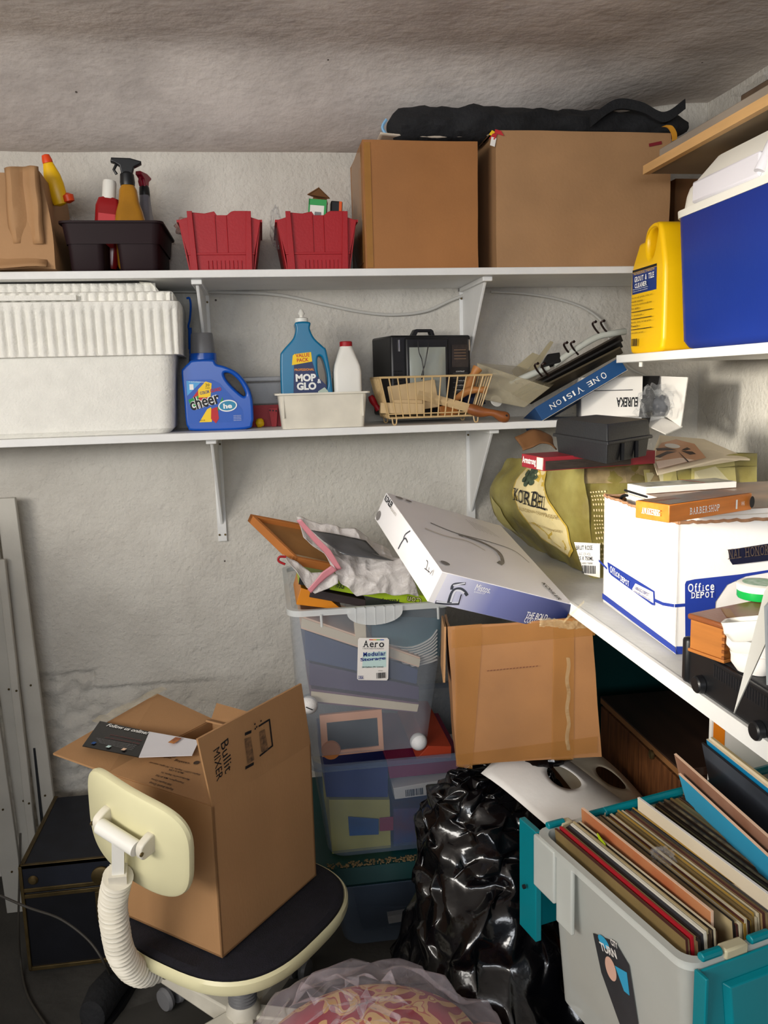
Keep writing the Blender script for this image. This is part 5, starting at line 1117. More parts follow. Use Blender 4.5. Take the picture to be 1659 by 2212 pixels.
slab('game_box', 'dark pink box across the upper right of the wide clear bin', 'box', [(842, 1682), (1010, 1665), (1000, 1640), (835, 1640)], yb-.005, .3, mat('dim_pink', (150, 40, 84), .5, var=.1))
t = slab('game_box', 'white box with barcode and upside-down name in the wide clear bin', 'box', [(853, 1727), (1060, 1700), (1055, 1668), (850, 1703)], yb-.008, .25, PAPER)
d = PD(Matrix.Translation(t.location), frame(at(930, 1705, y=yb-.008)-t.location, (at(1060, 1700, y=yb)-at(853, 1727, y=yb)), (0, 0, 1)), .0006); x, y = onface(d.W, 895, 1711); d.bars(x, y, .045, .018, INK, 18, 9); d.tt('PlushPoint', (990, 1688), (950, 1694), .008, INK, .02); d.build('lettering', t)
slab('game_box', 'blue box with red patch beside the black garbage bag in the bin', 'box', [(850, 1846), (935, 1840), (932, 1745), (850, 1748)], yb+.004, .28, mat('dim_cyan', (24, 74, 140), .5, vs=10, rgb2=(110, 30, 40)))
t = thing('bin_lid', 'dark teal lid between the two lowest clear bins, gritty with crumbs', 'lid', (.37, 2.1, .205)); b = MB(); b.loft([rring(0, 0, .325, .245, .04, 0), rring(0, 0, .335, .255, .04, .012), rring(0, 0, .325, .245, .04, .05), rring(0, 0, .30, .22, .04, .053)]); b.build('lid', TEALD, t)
rr = random.Random(2); b = MB()
for k in range(260): p = Vector((rr.uniform(-.27, .05), -.235+rr.uniform(-.012, .01), .053+rr.uniform(-.001, .003))); b.cbox(p, (rr.uniform(.002, .006), rr.uniform(.002, .004), .002), None, Matrix.Identity(4))
o = b.build('crumbs', mat('crumb_tan', (150, 128, 90), .8, var=.3, vs=200), t); o['kind'] = 'stuff'
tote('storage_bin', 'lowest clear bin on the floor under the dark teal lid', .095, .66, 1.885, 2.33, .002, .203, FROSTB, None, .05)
slab('box', 'long pale box seen through the lowest clear bin', 'box', [(840, 1996), (960, 1975), (958, 1960), (838, 1980)], 1.95, .1, PAPER)
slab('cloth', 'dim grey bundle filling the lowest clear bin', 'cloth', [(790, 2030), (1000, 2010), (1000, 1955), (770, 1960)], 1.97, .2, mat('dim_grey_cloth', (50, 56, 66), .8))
o = slab('board', 'orange-red board edge in the gap between tall bin and taped carton', 'board', [(900, 1640), (975, 1638), (975, 1612), (925, 1612)], 1.885, .3, mat('rust_orange', (170, 56, 24), .6))

# ------------------------------------------------ taped carton (open) and faucet box
TC, TR_, TS = (.504, 1.598, .656), (-.184, -.047, -.177), (.283, .250, .271)
t = thing('cardboard_box', 'open brown carton covered in shiny tape below the faucet box', 'box', TC, TR_); Mt = trs(TC, TR_); sx, sy, sz = TS; k = .005
b = MB()
softbox(b, -sx/2, sx/2, -sy/2, -sy/2+k, 0, sz, 10, .002, 12); softbox(b, -sx/2, sx/2, sy/2-k, sy/2, 0, sz-.03, 4, .001); softbox(b, -sx/2, -sx/2+k, -sy/2, sy/2, 0, sz, 8, .002, 12); softbox(b, sx/2-k, sx/2, -sy/2, sy/2, 0, sz, 8, .001, 12); softbox(b, -sx/2, sx/2, -sy/2, sy/2, 0, k, 4, 0)
b.build('body', mat('cardboard_worn', (156, 108, 62), .55, var=.1, vs=7, bump=.2, bs=50, dist=.003), t, weld=True, angle=50)
b = MB(); b.panel([(-sx/2-.004, -sy/2+.004, sz), (-sx/2-.004, sy/2-.02, sz), (-sx/2-.014, sy/2-.02, sz-.11), (-sx/2-.014, -sy/2+.004, sz-.11)], .004); b.build('side_flap', CARD, t)
d = PD(Mt, facemat(TS, 'F'), .0024); TP = mat('brown_tape', (176, 122, 62), .13, var=.08, vs=14, alpha=.42)
d.pp([(982, 1352), (1040, 1347), (1040, 1395), (1020, 1660), (985, 1655)], TP); d.pp([(1195, 1337), (1240, 1333), (1238, 1640), (1190, 1642)], TP); d.pp([(985, 1630), (1290, 1590), (1290, 1625), (990, 1655)], TP); d.pp([(975, 1360), (1285, 1335), (1285, 1372), (975, 1400)], TP)
for k in range(16): x_ = 1052+k*7; d.pp([(x_, 1448-k*.7), (x_+4, 1447-k*.7), (x_+4, 1449-k*.7), (x_, 1450-k*.7)], mat('pen_dots', (110, 60, 36), .6, var=0))
d.build('tape', t)
b = MB(); Mf = Mt.inverted()
def tpt(px_, py_, off=.003): x, y = onface(d.W, px_, py_); return facemat(TS, 'F') @ Vector((x, y, off))
b.grid(lambda u, v: tpt(1165+118*u, 1336+5*u+18*v-2*math.sin(u*9))+Vector((0, -.004*abs(noise.noise(Vector((u*9, v*30, 1)))), .003*noise.noise(Vector((u*20, v*12, 3))))), 40, 8)
b.grid(lambda u, v: tpt(1222+8*v+2*math.sin(u*20), 1420+200*u)+Vector((0, -.003*abs(noise.noise(Vector((u*30, v*9, 1)))), 0)), 60, 3)
b.build('wrinkled_tape', GLOSSTAPE, t, angle=25)
b = MB(); b.grid(lambda u, v: (Mt.inverted() @ (at(1218+44*u, 1340-44*u+6*v, y=1.46-.02*u))), 12, 3); b.build('tape_strand', GLOSSTAPE, t)

KC, KR, KS = (.398, 1.672, 1.018), (.327, .335, .266), (.309, .351, .066)
t = thing('faucet_box', 'large flat white box with blue side and chrome faucet picture, tilted', 'box', KC, KR); Mt = trs(KC, KR); sx, sy, sz = KS
b = MB(); b.box((-sx/2, -sy/2, 0), (sx/2, sy/2, sz)); b.build('body', mat('coated_white_card', (232, 230, 232), .35, var=.02), t, bevel=.0012)
def gradmat(name, c1, c2, c3, p2=.35, lo=-.1545, hi=.1545):
    m = bpy.data.materials.new(name); m.use_nodes = True; nt = m.node_tree; n = nt.nodes; b_ = n['Principled BSDF']; b_.inputs['Roughness'].default_value = .35
    tc = n.new('ShaderNodeTexCoord'); sp = n.new('ShaderNodeSeparateXYZ'); nt.links.new(tc.outputs['Object'], sp.inputs[0]); mr = n.new('ShaderNodeMapRange'); mr.inputs[1].default_value = lo; mr.inputs[2].default_value = hi
    nt.links.new(sp.outputs[0], mr.inputs[0]); cr = n.new('ShaderNodeValToRGB'); e = cr.color_ramp.elements; e[0].color = (*lin(c1), 1); e[1].color = (*lin(c3), 1); x = e.new(p2); x.color = (*lin(c2), 1)
    nt.links.new(mr.outputs[0], cr.inputs[0]); nt.links.new(cr.outputs[0], b_.inputs['Base Color']); return m
KB = gradmat('printed_blue_blend', (226, 226, 238), (120, 126, 178), (20, 32, 78), .42)
d = PD(Mt, facemat(KS, 'F'), .0006); d.rect(.006, 0, sx-.014, sz-.002, KB)
FC = mat('faucet_grey', (70, 74, 84), .3, var=.2, vs=60); FCL = mat('faucet_light', (214, 216, 226), .3, var=0)
def stroke(d, pts, w, m, w2=None):
    P_ = smoothline([Vector((*onface(d.W, *p), 0)) for p in pts], 6, False); N = len(P_); Lf = []; Rt = []
    for i, p in enumerate(P_):
        tv = (P_[min(i+1, N-1)]-P_[max(i-1, 0)]).normalized(); nv = Vector((-tv.y, tv.x, 0)); ww = (w+(w2-w)*i/(N-1) if w2 is not None else w)/2
        Lf.append(p+nv*ww); Rt.append(p-nv*ww)
    z = d.z()
    for i in range(N-1): d.mb.poly([(q.x, q.y, z) for q in (Lf[i], Lf[i+1], Rt[i+1], Rt[i])], m, d.M)
stroke(d, [(940, 1300), (965, 1303), (992, 1303)], .007, FC); stroke(d, [(942, 1299), (965, 1301), (990, 1301)], .003, FCL)
stroke(d, [(970, 1302), (978, 1278), (992, 1272), (1003, 1278), (1009, 1286)], .010, FC, .006); stroke(d, [(973, 1300), (981, 1278), (992, 1275), (1002, 1281)], .004, FCL)
stroke(d, [(975, 1273), (980, 1262), (1005, 1260)], .006, FC); stroke(d, [(978, 1264), (1004, 1259)], .003, FCL); stroke(d, [(990, 1303), (996, 1283)], .002, INK)
d.tt('Mistos.', (1024, 1274), (1057, 1281), .014, WHITEINK, .0); d.tt('R70569-CP', (1023, 1279), (1046, 1283), .003, WHITEINK); d.tt('THE BOLD', (1133, 1333), (1178, 1340), .014, WHITEINK); d.tt('COLLECTION', (1130, 1343), (1178, 1350), .012, WHITEINK); d.build('front_print', t)
d = PD(Mt, facemat(KS, 'T'), .0006); KG = mat('print_grey', (128, 124, 122), .4, var=.15, vs=60); KGL = mat('print_pale', (198, 192, 184), .4, var=0)
stroke(d, [(930, 1130), (985, 1152), (1060, 1172), (1110, 1190), (1143, 1216)], .006, KG, .002); stroke(d, [(918, 1142), (960, 1158), (1010, 1170), (1048, 1190)], .008, KGL, .004)
stroke(d, [(990, 1156), (1040, 1172), (1075, 1192), (1084, 1212), (1078, 1219)], .010, KG, .012); stroke(d, [(1000, 1160), (1045, 1178), (1074, 1198), (1079, 1212)], .003, FCL, .004)
for k in range(7): stroke(d, [(1005+k*7, 1122+k*3), (1030+k*8, 1145+k*3)], .0008, KG)
x, y = onface(d.W, 961, 1218); d.ell(x, y, .010, .008, KG); x, y = onface(d.W, 862, 1077); d.ell(x, y, .010, .006, KG); x, y = onface(d.W, 882, 1084); d.ell(x, y, .008, .005, KG)
d.tt('KOHLER', (1168, 1260), (1206, 1298), .011, INK, .02); d.build('top_print', t)
d = PD(Mt, facemat(KS, 'L'), .0006)
d.tt('KOHLER', (830, 1080), (845, 1100), .014, INK, .03); d.tt('Faucets', (843, 1100), (855, 1116), .009, KGL); x, y = onface(d.W, 818, 1114); d.ell(x, y, .011, .011, KG)
stroke(d, [(861, 1186), (868, 1172), (876, 1163), (881, 1172)], .004, FC, .003); stroke(d, [(872, 1166), (876, 1155), (887, 1147)], .003, FC)
for pts in ([(922, 1210), (925, 1216), (921, 1230)], [(918, 1228), (930, 1237)], [(928, 1226), (926, 1238)], [(936, 1232), (930, 1241)], [(939, 1230), (935, 1244)]): stroke(d, pts, .0014, INK)
d.build('end_print', t)

# ------------------------------------------------ record bin
BZ = .335; BRz = math.radians(14); BO = Vector((.672, 1.165, BZ)); BL, BW_ = .56, .352; BH = .315
A_ = at(1172, 1796, z=BZ+BH)      # back left corner of the rim
cb, sb = math.cos(BRz), math.sin(BRz)
BO = Vector((A_.x, A_.y, BZ)) + Vector((cb, sb, 0))*BL/2 - Vector((-sb, cb, 0))*BW_/2
RX = mat('record_bin_frost', (216, 220, 214), .35, var=.04, alpha=.66)
t = thing('record_bin', 'frosted bin with teal hinged lids full of records at the lower right', 'bin', BO, (0, 0, BRz)); rb = t
Mt = trs(BO, (0, 0, BRz))
b = MB(); hx, hy = BL/2, BW_/2
b.loft([rring(0, 0, hx-.030, hy-.012, .02, 0), rring(0, 0, hx-.017, hy-.010, .02, .15), rring(0, 0, hx-.010, hy-.008, .02, .22), rring(0, 0, hx-.005, hy-.006, .025, .285), rring(0, 0, hx, hy, .025, BH)], caps=False); b.poly(rring(0, 0, hx-.030, hy-.012, .02, 0))
b.loft([rring(0, 0, hx, hy, .025, BH), rring(0, 0, hx+.012, hy+.010, .025, BH), rring(0, 0, hx+.012, hy+.010, .025, BH-.012)], caps=False); b.build('tub', RX, t)
KN = mat('knuckle_cream', (200, 192, 160), .4, var=.05)
for k in range(6): x = -hx+.05+k*.09; b = MB(); b.box((x-.012, hy-.002, BH-.03), (x+.012, hy+.014, BH+.006)); b.build('hinge_knuckle', KN, t, bevel=.003)
for k in range(5): x = -hx+.070+k*.105; b = MB(); b.box((x-.020, -hy-.014, BH-.008), (x+.020, -hy+.004, BH+.007)); b.build('hinge_knuckle', KN, t, bevel=.003)
mat('knuckle_cream', (200, 192, 160), .4, var=.05, alpha=.95)
# corner tabs on the side wall
b = MB(); b.box((-hx-.014, hy-.055, BH-.10), (-hx-.004, hy+.008, BH-.005)); b.box((-hx-.010, hy-.10, BH-.13), (-hx-.002, hy-.055, BH-.006)); b.build('corner_tab', RX, t, bevel=.003)
# lids hanging on both long sides
def lid(sgn, nm):
    b = MB(); L2 = hx-.005; y_ = sgn*(hy+.010); out_ = sgn*.028; dz = -.205
    def pt(u, w_, off): # w_ 0 at hinge .. 1 at free edge
        return (u, y_+out_*w_+sgn*off, BH-.004+dz*w_)
    def plate(u0, u1, w0, w1, o0, o1, sh=.012):
        a = [pt(u0, w0, o0), pt(u1, w0, o0), pt(u1, w1, o0), pt(u0, w1, o0)]; c = [pt(u0+sh, w0+sh*3, o1), pt(u1-sh, w0+sh*3, o1), pt(u1-sh, w1-sh*3, o1), pt(u0+sh, w1-sh*3, o1)]; b.hexa(a+c)
    plate(-L2, L2, .02, 1, 0, .004, .0); plate(-L2+.035, L2-.035, .14, .88, .004, .012, .008)
    for k in range(4): x = -L2+.13+k*.1; plate(x-.005, x+.005, .45, .9, .011, .020, .002)
    for k in range(7): x = -hx+.03+k*.085; b.tube([(x-.017, sgn*(hy+.006), BH+.004), (x+.017, sgn*(hy+.006), BH+.004)], .0065, 10)
    b.box((-L2-.012, min(y_, y_+sgn*.055), BH-.215), (-L2, max(y_, y_+sgn*.055), BH-.006)) if sgn > 0 else b.box((-L2-.006, y_-.022, BH-.21), (-L2, y_, BH-.006))
    b.tube([(-.15 if sgn > 0 else -.0, sgn*(hy+.004), BH+.003), (hx, sgn*(hy+.004), BH+.003)], .0085, 10)
    b.build(nm, TEALP, t, bevel=.0015)
lid(1, 'lid'); lid(-1, 'lid')
b = MB(); b.tube([(-hx-.0135, hy+.035, BH-.12), (-hx-.0175, hy+.035, BH-.12)], .004, 12); b.build('rivet_hole', INK, t)

# records
SLM = []
for i, c in enumerate(((120, 92, 64), (70, 54, 42), (158, 132, 90), (42, 36, 34), (190, 172, 130), (96, 70, 46), (210, 198, 168), (60, 60, 66), (134, 112, 70), (84, 44, 38))): SLM.append(mat('sleeve_card%d' % i, c, .6, var=.2, vs=7))
SPINE = mat('worn_sleeve_edge', (150, 128, 92), .8, vs=60, rgb2=(70, 52, 40))
def sleeve(x, th, m, tilt=0, lift=0, dy=0, label=None, group=None, name='record_sleeve', rz=0, size=.312, edge=None):
    o = bpy.data.objects.new(name, None); COL.objects.link(o)
    o.matrix_world = Mt @ trs((x, dy, .012+lift), (0, tilt, rz)); tag(o, label, 'record', group)
    b = MB(); b.box((-th/2, -size/2, 0), (th/2, size/2, size)); b.build('cover', m, o)
    b = MB(); b.box((-th/2-.0002, -size/2-.0004, .002), (th/2+.0002, -size/2+.0002, size+.0002)); b.box((-th/2-.0002, -size/2, size-.0002), (th/2+.0002, size/2, size+.0005)); b.build('edge', edge or SPINE, o)
    return o
rr = random.Random(11); x = -hx+.049; n = 0; Mbi = Mt.inverted()
def proud(label, px_, py_, z_, tilt, m, edge, rz=0):
    q = Mbi @ at(px_, py_, z=z_); return sleeve(q.x-math.sin(tilt)*.312+.156*math.sin(rz), .004, m, tilt, q.z-math.cos(tilt)*.312-.012, q.y-.156*math.cos(rz), label, edge=edge, rz=rz)
SKY = mat('sky_sleeve', (60, 168, 210), .4, var=.05)
special = {3: ((184, 30, 44), 'record sleeve with a bright red top edge, near the left of the frosted bin'), 8: ((226, 222, 206), 'white-edged record sleeve among the brown ones near the left end')}
while x < -hx+.049+.056:
    th = rr.choice((.0028, .0034, .0042))
    if n in special: c, lab = special[n]; sleeve(x, .004, mat('sleeve_special%d' % n, c, .5, var=.05), -.12, .007, 0, lab, edge=mat('sleeve_special%d' % n, c, .5))
    else: sleeve(x, th, rr.choice(SLM), -.12+rr.uniform(-.004, .004), rr.uniform(0, .008), rr.uniform(-.004, .004), 'thin worn record sleeve packed in the first rows of the frosted bin', 'records packed in the left end of the bin', edge=rr.choice(SLM+[SPINE]))
    x += th+.0006; n += 1
xa = x
proud('cream and orange photo sleeve sticking up and leaning between two packs of records', 1258, 1745, .678, -.06, mat('sleeve_photo', (206, 170, 120), .4, vs=5, rgb2=(176, 96, 60)), PEACH, -.02)
x = xa+.034
while x < xa+.034+.072:
    th = rr.choice((.0026, .0034, .004)); sleeve(x, th, rr.choice(SLM), -.12+rr.uniform(-.006, .006), rr.uniform(0, .007), rr.uniform(-.004, .004), 'old record sleeve with yellowed edge in the middle pack of the frosted bin', 'records packed in the middle of the bin', rz=-.03, edge=rr.choice(SLM[2:]+[SPINE, mat('mustard_edge', (176, 140, 60), .6)])); x += th+.0008
sleeve(x+.004, .004, mat('teal_sleeve', (30, 170, 160), .4, var=.05), -.11, .004, 0, 'record sleeve with a thin teal edge at the end of the middle pack', edge=MATS['teal_sleeve'], rz=-.04)
proud('cream white sleeve standing proud next to the teal-edged one', 1380, 1723, .685, -.05, PAPER2, PAPER, -.05)
x += .040; x0_ = x
while x < hx-.060:
    th = rr.choice((.0026, .0034, .004)); q_ = min(1, (x-x0_)/.12); sleeve(x, th, rr.choice([SLM[1], SLM[3], SLM[7], SLM[5], SLM[0]]), -.13+rr.uniform(-.005, .005), rr.uniform(-.0, .004), rr.uniform(-.004, .004), 'dark record sleeve in the right half of the frosted bin', 'dark records in the right half of the bin', rz=-.06-.05*q_, edge=rr.choice([SLM[1], SLM[3], SLM[8], SPINE, SLM[0]])); x += th+.0012
proud('sky blue record sleeve leaning over the dark records at the right', 1484, 1683, .712, -.30, SKY, PEACH, -.24)
proud('brown photo record sleeve with pale corner behind the sky blue one', 1472, 1638, .735, -.26, mat('brown_photo', (196, 160, 140), .35, vs=5, rgb2=(140, 96, 74)), PEACH, -.24)
proud('black record sleeve standing behind the brown photo sleeve', 1530, 1612, .745, -.22, mat('black_sleeve', (32, 34, 38), .3, vs=6, rgb2=(80, 86, 96)), SLM[3], -.24)
proud('blue-faced record sleeve at the far right under the counter edge', 1538, 1603, .755, -.18, mat('sky_sleeve_dark', (20, 130, 180), .4), PAPER2, -.24)
proud('pale record sleeve topmost of those standing at the far right', 1546, 1598, .762, -.15, PAPER2, SLM[4], -.24)
# yellow-green scrap and clear bag on the records
o = blob('plastic_bag', at(1432, 1850, z=.665), (.018, .02, .012), CLEAR, .4, 3, 9, 20, True, angle=20); tag(o, 'scrap of clear plastic caught between the records', 'bag')
b = MB(); b.panel([at(1290, 1800, z=.668), at(1306, 1822, z=.668), at(1309, 1829, z=.660), at(1294, 1814, z=.660)], .002); tag(b.build('paper_tag', mat('neon_green', (190, 220, 30), .5)), 'neon green tag between the record sleeves', 'tag')
# picture seen through the bin side
d = PD(Mt, frame((-hx+.022, 0, .15), (0, -1, 0), (.10, 0, 1)), .001)
d.M = frame((-hx+.0155, 0, .15), (0, -1, 0), (-.10, 0, 1)); d.W = Mt @ d.M
d.pp([(1282, 2015), (1330, 2035), (1360, 2085), (1380, 2212), (1340, 2212), (1300, 2100)], mat('dim_cover_art', (60, 62, 66), .4, var=.2, vs=9))
x, y = onface(d.W, 1305, 2034); d.ell(x, y, .014, .009, SKY); d.tt('TURN', (1300, 2052), (1335, 2072), .014, PAPER, .03); d.tt('CITY', (1322, 2040), (1337, 2050), .010, PAPER, .03)
x, y = onface(d.W, 1321, 2092); d.ell(x, y, .014, .020, mat('peach_art', (224, 180, 160), .4, var=0)); d.pp([(1330, 2085), (1356, 2100), (1362, 2150), (1350, 2140)], SKY)
d.build('cover_art', rb)
# crate under the record bin
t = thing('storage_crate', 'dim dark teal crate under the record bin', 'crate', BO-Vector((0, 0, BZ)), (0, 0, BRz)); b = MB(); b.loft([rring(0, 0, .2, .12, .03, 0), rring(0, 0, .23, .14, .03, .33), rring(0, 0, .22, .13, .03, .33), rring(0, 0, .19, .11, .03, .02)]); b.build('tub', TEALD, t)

# white inner sleeves with centre hole on the garbage bag
def inner_sleeve(label, c, rot, bend, m):
    o = thing('inner_sleeve', label, 'paper sleeve', c, rot); hw = .118; R0 = .036
    def S(x, y): return Vector((x, y, bend*(1-(x/hw)**2)+.012*math.sin(y*14)))
    b = MB(); N = 48; rings = []
    for k, tt in enumerate([0, .12, .25, .4, .55, .7, .85, 1]):
        ring = []
        for i in range(N):
            a = 2*PI*i/N; ci, si = math.cos(a), math.sin(a); sq = hw/max(abs(ci), abs(si)); r = R0+(sq-R0)*tt; ring.append(S(ci*r, si*r))
        rings.append(ring)
    b.loft(rings, caps=False); b.build('paper', m, o, solid=.0012)
    return o
inner_sleeve('white paper record sleeve with round centre hole draped on the black garbage bag', Vector((.560, 1.515, .585)), (math.radians(10), math.radians(6), math.radians(36)), .035, PAPER)
inner_sleeve('cream paper record sleeve half hidden behind the white one', Vector((.700, 1.615, .525)), (math.radians(8), math.radians(22), math.radians(20)), .03, PAPER2)

# garbage bag
t = thing('garbage_bag', 'big glossy black garbage bag slumped between the bins and the records', 'bag', (.36, 1.55, 0))
def facet(rings, j, seed):
    r_ = random.Random(seed); return [[p+Vector((r_.uniform(-j, j), r_.uniform(-j, j), r_.uniform(-j, j)*(.8 if 3 < i < len(rings)-3 else .2))) for p in ring] for i, ring in enumerate(rings)]
def bagmesh(rings_def, seed, amp, s, n=110, nz=90, fold=.5):
    rings = []; K = len(rings_def)
    for i in range(nz):
        v = i/(nz-1)*(K-1); j = min(int(v), K-2); g = v-j; g2 = g*g*(3-2*g)
        a = rings_def[j]; c = rings_def[j+1]; z, cx, cy, rx, ry = [a[q]*(1-g)+c[q]*g if q == 0 else a[q]*(1-g2)+c[q]*g2 for q in range(5)]
        ring = []
        for k in range(n):
            th = 2*PI*k/n; d = Vector((math.cos(th), math.sin(th), 0)); q = Vector((cx+rx*d.x, cy+ry*d.y, z))*s+Vector((seed, seed, seed))
            vd = noise.voronoi(q*1.0)[0]; cr_ = min(vd[1]-vd[0], .5); w_ = noise.noise(q*.6)*1.4+noise.noise(q*1.9)*.5+(cr_-.2)*fold*1.6
            f_ = 1+amp*w_; zz = z+amp*.10*noise.noise(q*1.3+Vector((7, 7, 7)))
            ring.append(Vector((cx+rx*d.x*f_, cy+ry*d.y*f_, max(zz, .001))))
        rings.append(ring)
    return rings
def crumple(o, lv=2):
    bm = bmesh.new(); bm.from_mesh(o.data); bmesh.ops.triangulate(bm, faces=[f for f in bm.faces]); cl_ = bm.edges.layers.float.get('crease_edge') or bm.edges.layers.float.new('crease_edge'); r_ = random.Random(5)
    for e in bm.edges:
        if r_.random() < .5: e[cl_] = r_.uniform(.5, 1)
    for f in bm.faces: f.smooth = True
    bm.to_mesh(o.data); bm.free(); q = o.modifiers.new('sub', 'SUBSURF'); q.levels = lv; q.render_levels = lv
b = MB(); b.loft(facet(bagmesh([(0, .07, -.05, .22, .22), (.06, .07, -.05, .25, .25), (.2, .05, -.03, .20, .22), (.35, .05, .0, .165, .19), (.46, .075, .05, .165, .15), (.54, .10, .06, .15, .12), (.58, .11, .07, .10, .08), (.59, .11, .07, .01, .01)], 3, .12, 6.5, 40, 28, .7), .019, 4))
o = b.build('bag', GARB, t, angle=180); crumple(o)
o = blob('plastic_bag', at(1175, 1638, y=1.56), (.05, .03, .02), GARB, .3, 2.0, 5, 14, True, angle=25); tag(o, 'black glossy bag fold peeking out above the white paper sleeve', 'bag')

# floral pillow in clear bag, foreground
m = bpy.data.materials.new('floral_fabric'); m.use_nodes = True; nt = m.node_tree; n_ = nt.nodes; L = nt.links; bs_ = n_['Principled BSDF']; bs_.inputs['Roughness'].default_value = .8
tc = n_.new('ShaderNodeTexCoord'); nz = n_.new('ShaderNodeTexNoise'); nz.inputs['Scale'].default_value = 9; nz.inputs['Distortion'].default_value = 2.2; nz.inputs['Detail'].default_value = 1; L.new(tc.outputs['Object'], nz.inputs[0])
cr = n_.new('ShaderNodeValToRGB'); cr.color_ramp.interpolation = 'CONSTANT'; e = cr.color_ramp.elements; e[0].color = (*lin((150, 34, 50)), 1); e[1].position = .47; e[1].color = (*lin((206, 160, 100)), 1)
for ps, c in ((.54, (180, 90, 70)), (.57, (216, 178, 120)), (.66, (160, 40, 56))): x_ = e.new(ps); x_.color = (*lin(c), 1)
L.new(nz.outputs[0], cr.inputs[0]); L.new(cr.outputs[0], bs_.inputs['Base Color']); FLOR = m
t = thing('floral_cushion', 'red and gold floral cushion inside the clear bag in the foreground', 'cushion', (.12, 1.17, .02))
b = MB(); b.loft([[Vector((.22*r*math.cos(a)*(1+.05*math.sin(3*a)), .20*r*math.sin(a), z)) for a in [2*PI*k/60 for k in range(60)]] for r, z in ((.3, .0), (.6, .02), (.72, .10), (.95, .2), (.95, .28), (.78, .34), (.5, .382), (.2, .395), (.02, .40))]); b.build('cushion', FLOR, t)
t = thing('clear_bag', 'large clear plastic bag wrapped round the floral cushion', 'bag', (.12, 1.17, .02))
b = MB(); b.loft(facet(bagmesh([(.0, 0, 0, .20, .13), (.12, .0, 0, .24, .16), (.24, .01, 0, .28, .23), (.32, .01, .02, .22, .2), (.385, -.0, .02, .15, .13), (.415, -.01, .02, .07, .06), (.42, -.01, .02, .01, .01)], 8, .05, 6, 30, 20, .5), .018, 6)); o = b.build('bag', CLEARB, t, angle=180); crumple(o)
t = thing('blanket', 'tan and orange patterned blanket beside the floral cushion', 'blanket', (.36, 1.14, 0))
b = MB(); b.loft(bagmesh([(0, 0, 0, .15, .2), (.1, 0, 0, .17, .22), (.2, 0, .02, .14, .2), (.27, -.03, .03, .09, .13), (.30, -.04, .03, .01, .01)], 2, .08, 8, 60, 40)); b.build('blanket', mat('tan_weave', (176, 140, 92), .8, vs=14, rgb2=(150, 84, 44), bump=.3, bs=90), t)

# ------------------------------------------------ chair with carton
CC, CRt, CS = Vector((-.138, 1.623, .375)), .884, (.297, .276, .30)
t = thing('typist_chair', 'cream typist chair with ribbed curved back post and black seat', 'chair', (-.105, 1.6, 0), (0, 0, CRt)); ch = t; Mc = trs((-.105, 1.6, 0), (0, 0, CRt)); Mi = Mc.inverted()
def supr(a, b_, n, N=72): return [(a*abs(math.cos(t_))**(2/n)*(1 if math.cos(t_) > 0 else -1), b_*abs(math.sin(t_))**(2/n)*(1 if math.sin(t_) > 0 else -1)) for t_ in [2*PI*k/N for k in range(N)]]
S_ = supr(.205, .205, 2.9)
b = MB(); b.loft([[(x, y, z) for x, y in [(p[0]*k, p[1]*k) for p in S_]] for k, z in ((.9, .335), (.97, .34), (.975, .362), (.93, .369), (.5, .371), (.05, .371))]); b.build('seat_cushion', FABK, t)
b = MB(); b.loft([[(p[0]*k, p[1]*k, z) for p in S_] for k, z in ((.90, .330), (1.0, .332), (1.015, .340), (1.015, .354), (.995, .360), (.965, .352))]); b.build('seat_rim', CREAM, t)
Rb = trs((-.265, 1.389, .572), (.181, .239, -.649)) @ Matrix.Translation((0, -.008, .1015))
# the back shell: local x along the width, y towards the seat
Bm = Mi @ Rb
S2 = supr(.120, .103, 3.6)
def bring(k, yy, curve=.020): return [Bm @ Vector((x*k, yy-curve*((x*k)/.13)**2*-1+.0, z*k)) for x, z in S2]
b = MB(); b.loft([bring(.05, .0), bring(.5, .0), bring(.93, .0), bring(.985, .003), bring(1.0, .009), bring(.985, .015), bring(.93, .018), bring(.5, .018), bring(.05, .018)]); b.build('backrest', CREAM, t)
b = MB(); 
b.tube([Bm @ Vector((-.042, -.022, .022)), Bm @ Vector((.042, -.022, .022))], .0135, 20); hb = b.build('hinge_bar', WHITEP, t)
for s in (-1, 1):
    b = MB(); v, f = curve_solid([smoothq for smoothq in [[(p.x, p.y) for p in smoothline([Vector(q) for q in [(-.028, -.016), (.0, -.020), (.014, -.014), (.016, .006), (.006, .016), (-.020, .018)]], 4)]]], .014, .003)
    b.add([Bm @ Vector((s*.050+q[1], -.0-(.022+q[0]*.8) if False else -.012-q[0]*.9*1.0, .022+q[2])) for q in v], f); e_ = b.build('hinge_ear', OFFW, t)
    b = MB(); b.lathe([(.004, -.001), (.004, .001)], 12, M=Bm @ frame((s*.0575, -.026, .022), (0, 1, 0), (0, 0, 1))); b.build('rivet', BRASS, t)
b = MB(); g0 = Bm @ Vector((0, -.022, .02)); g1 = Bm @ Vector((0, -.026, -.058)); b.tube([g0, g1], .014, 4); b.build('post', WHITEP, t)
b = MB(); g2 = Bm @ Vector((0, -.0265, -.050)); g3 = Bm @ Vector((0, -.0265, -.068)); b.tube([g2, g3], .021, 4); b.build('post_collar', OFFW, t)
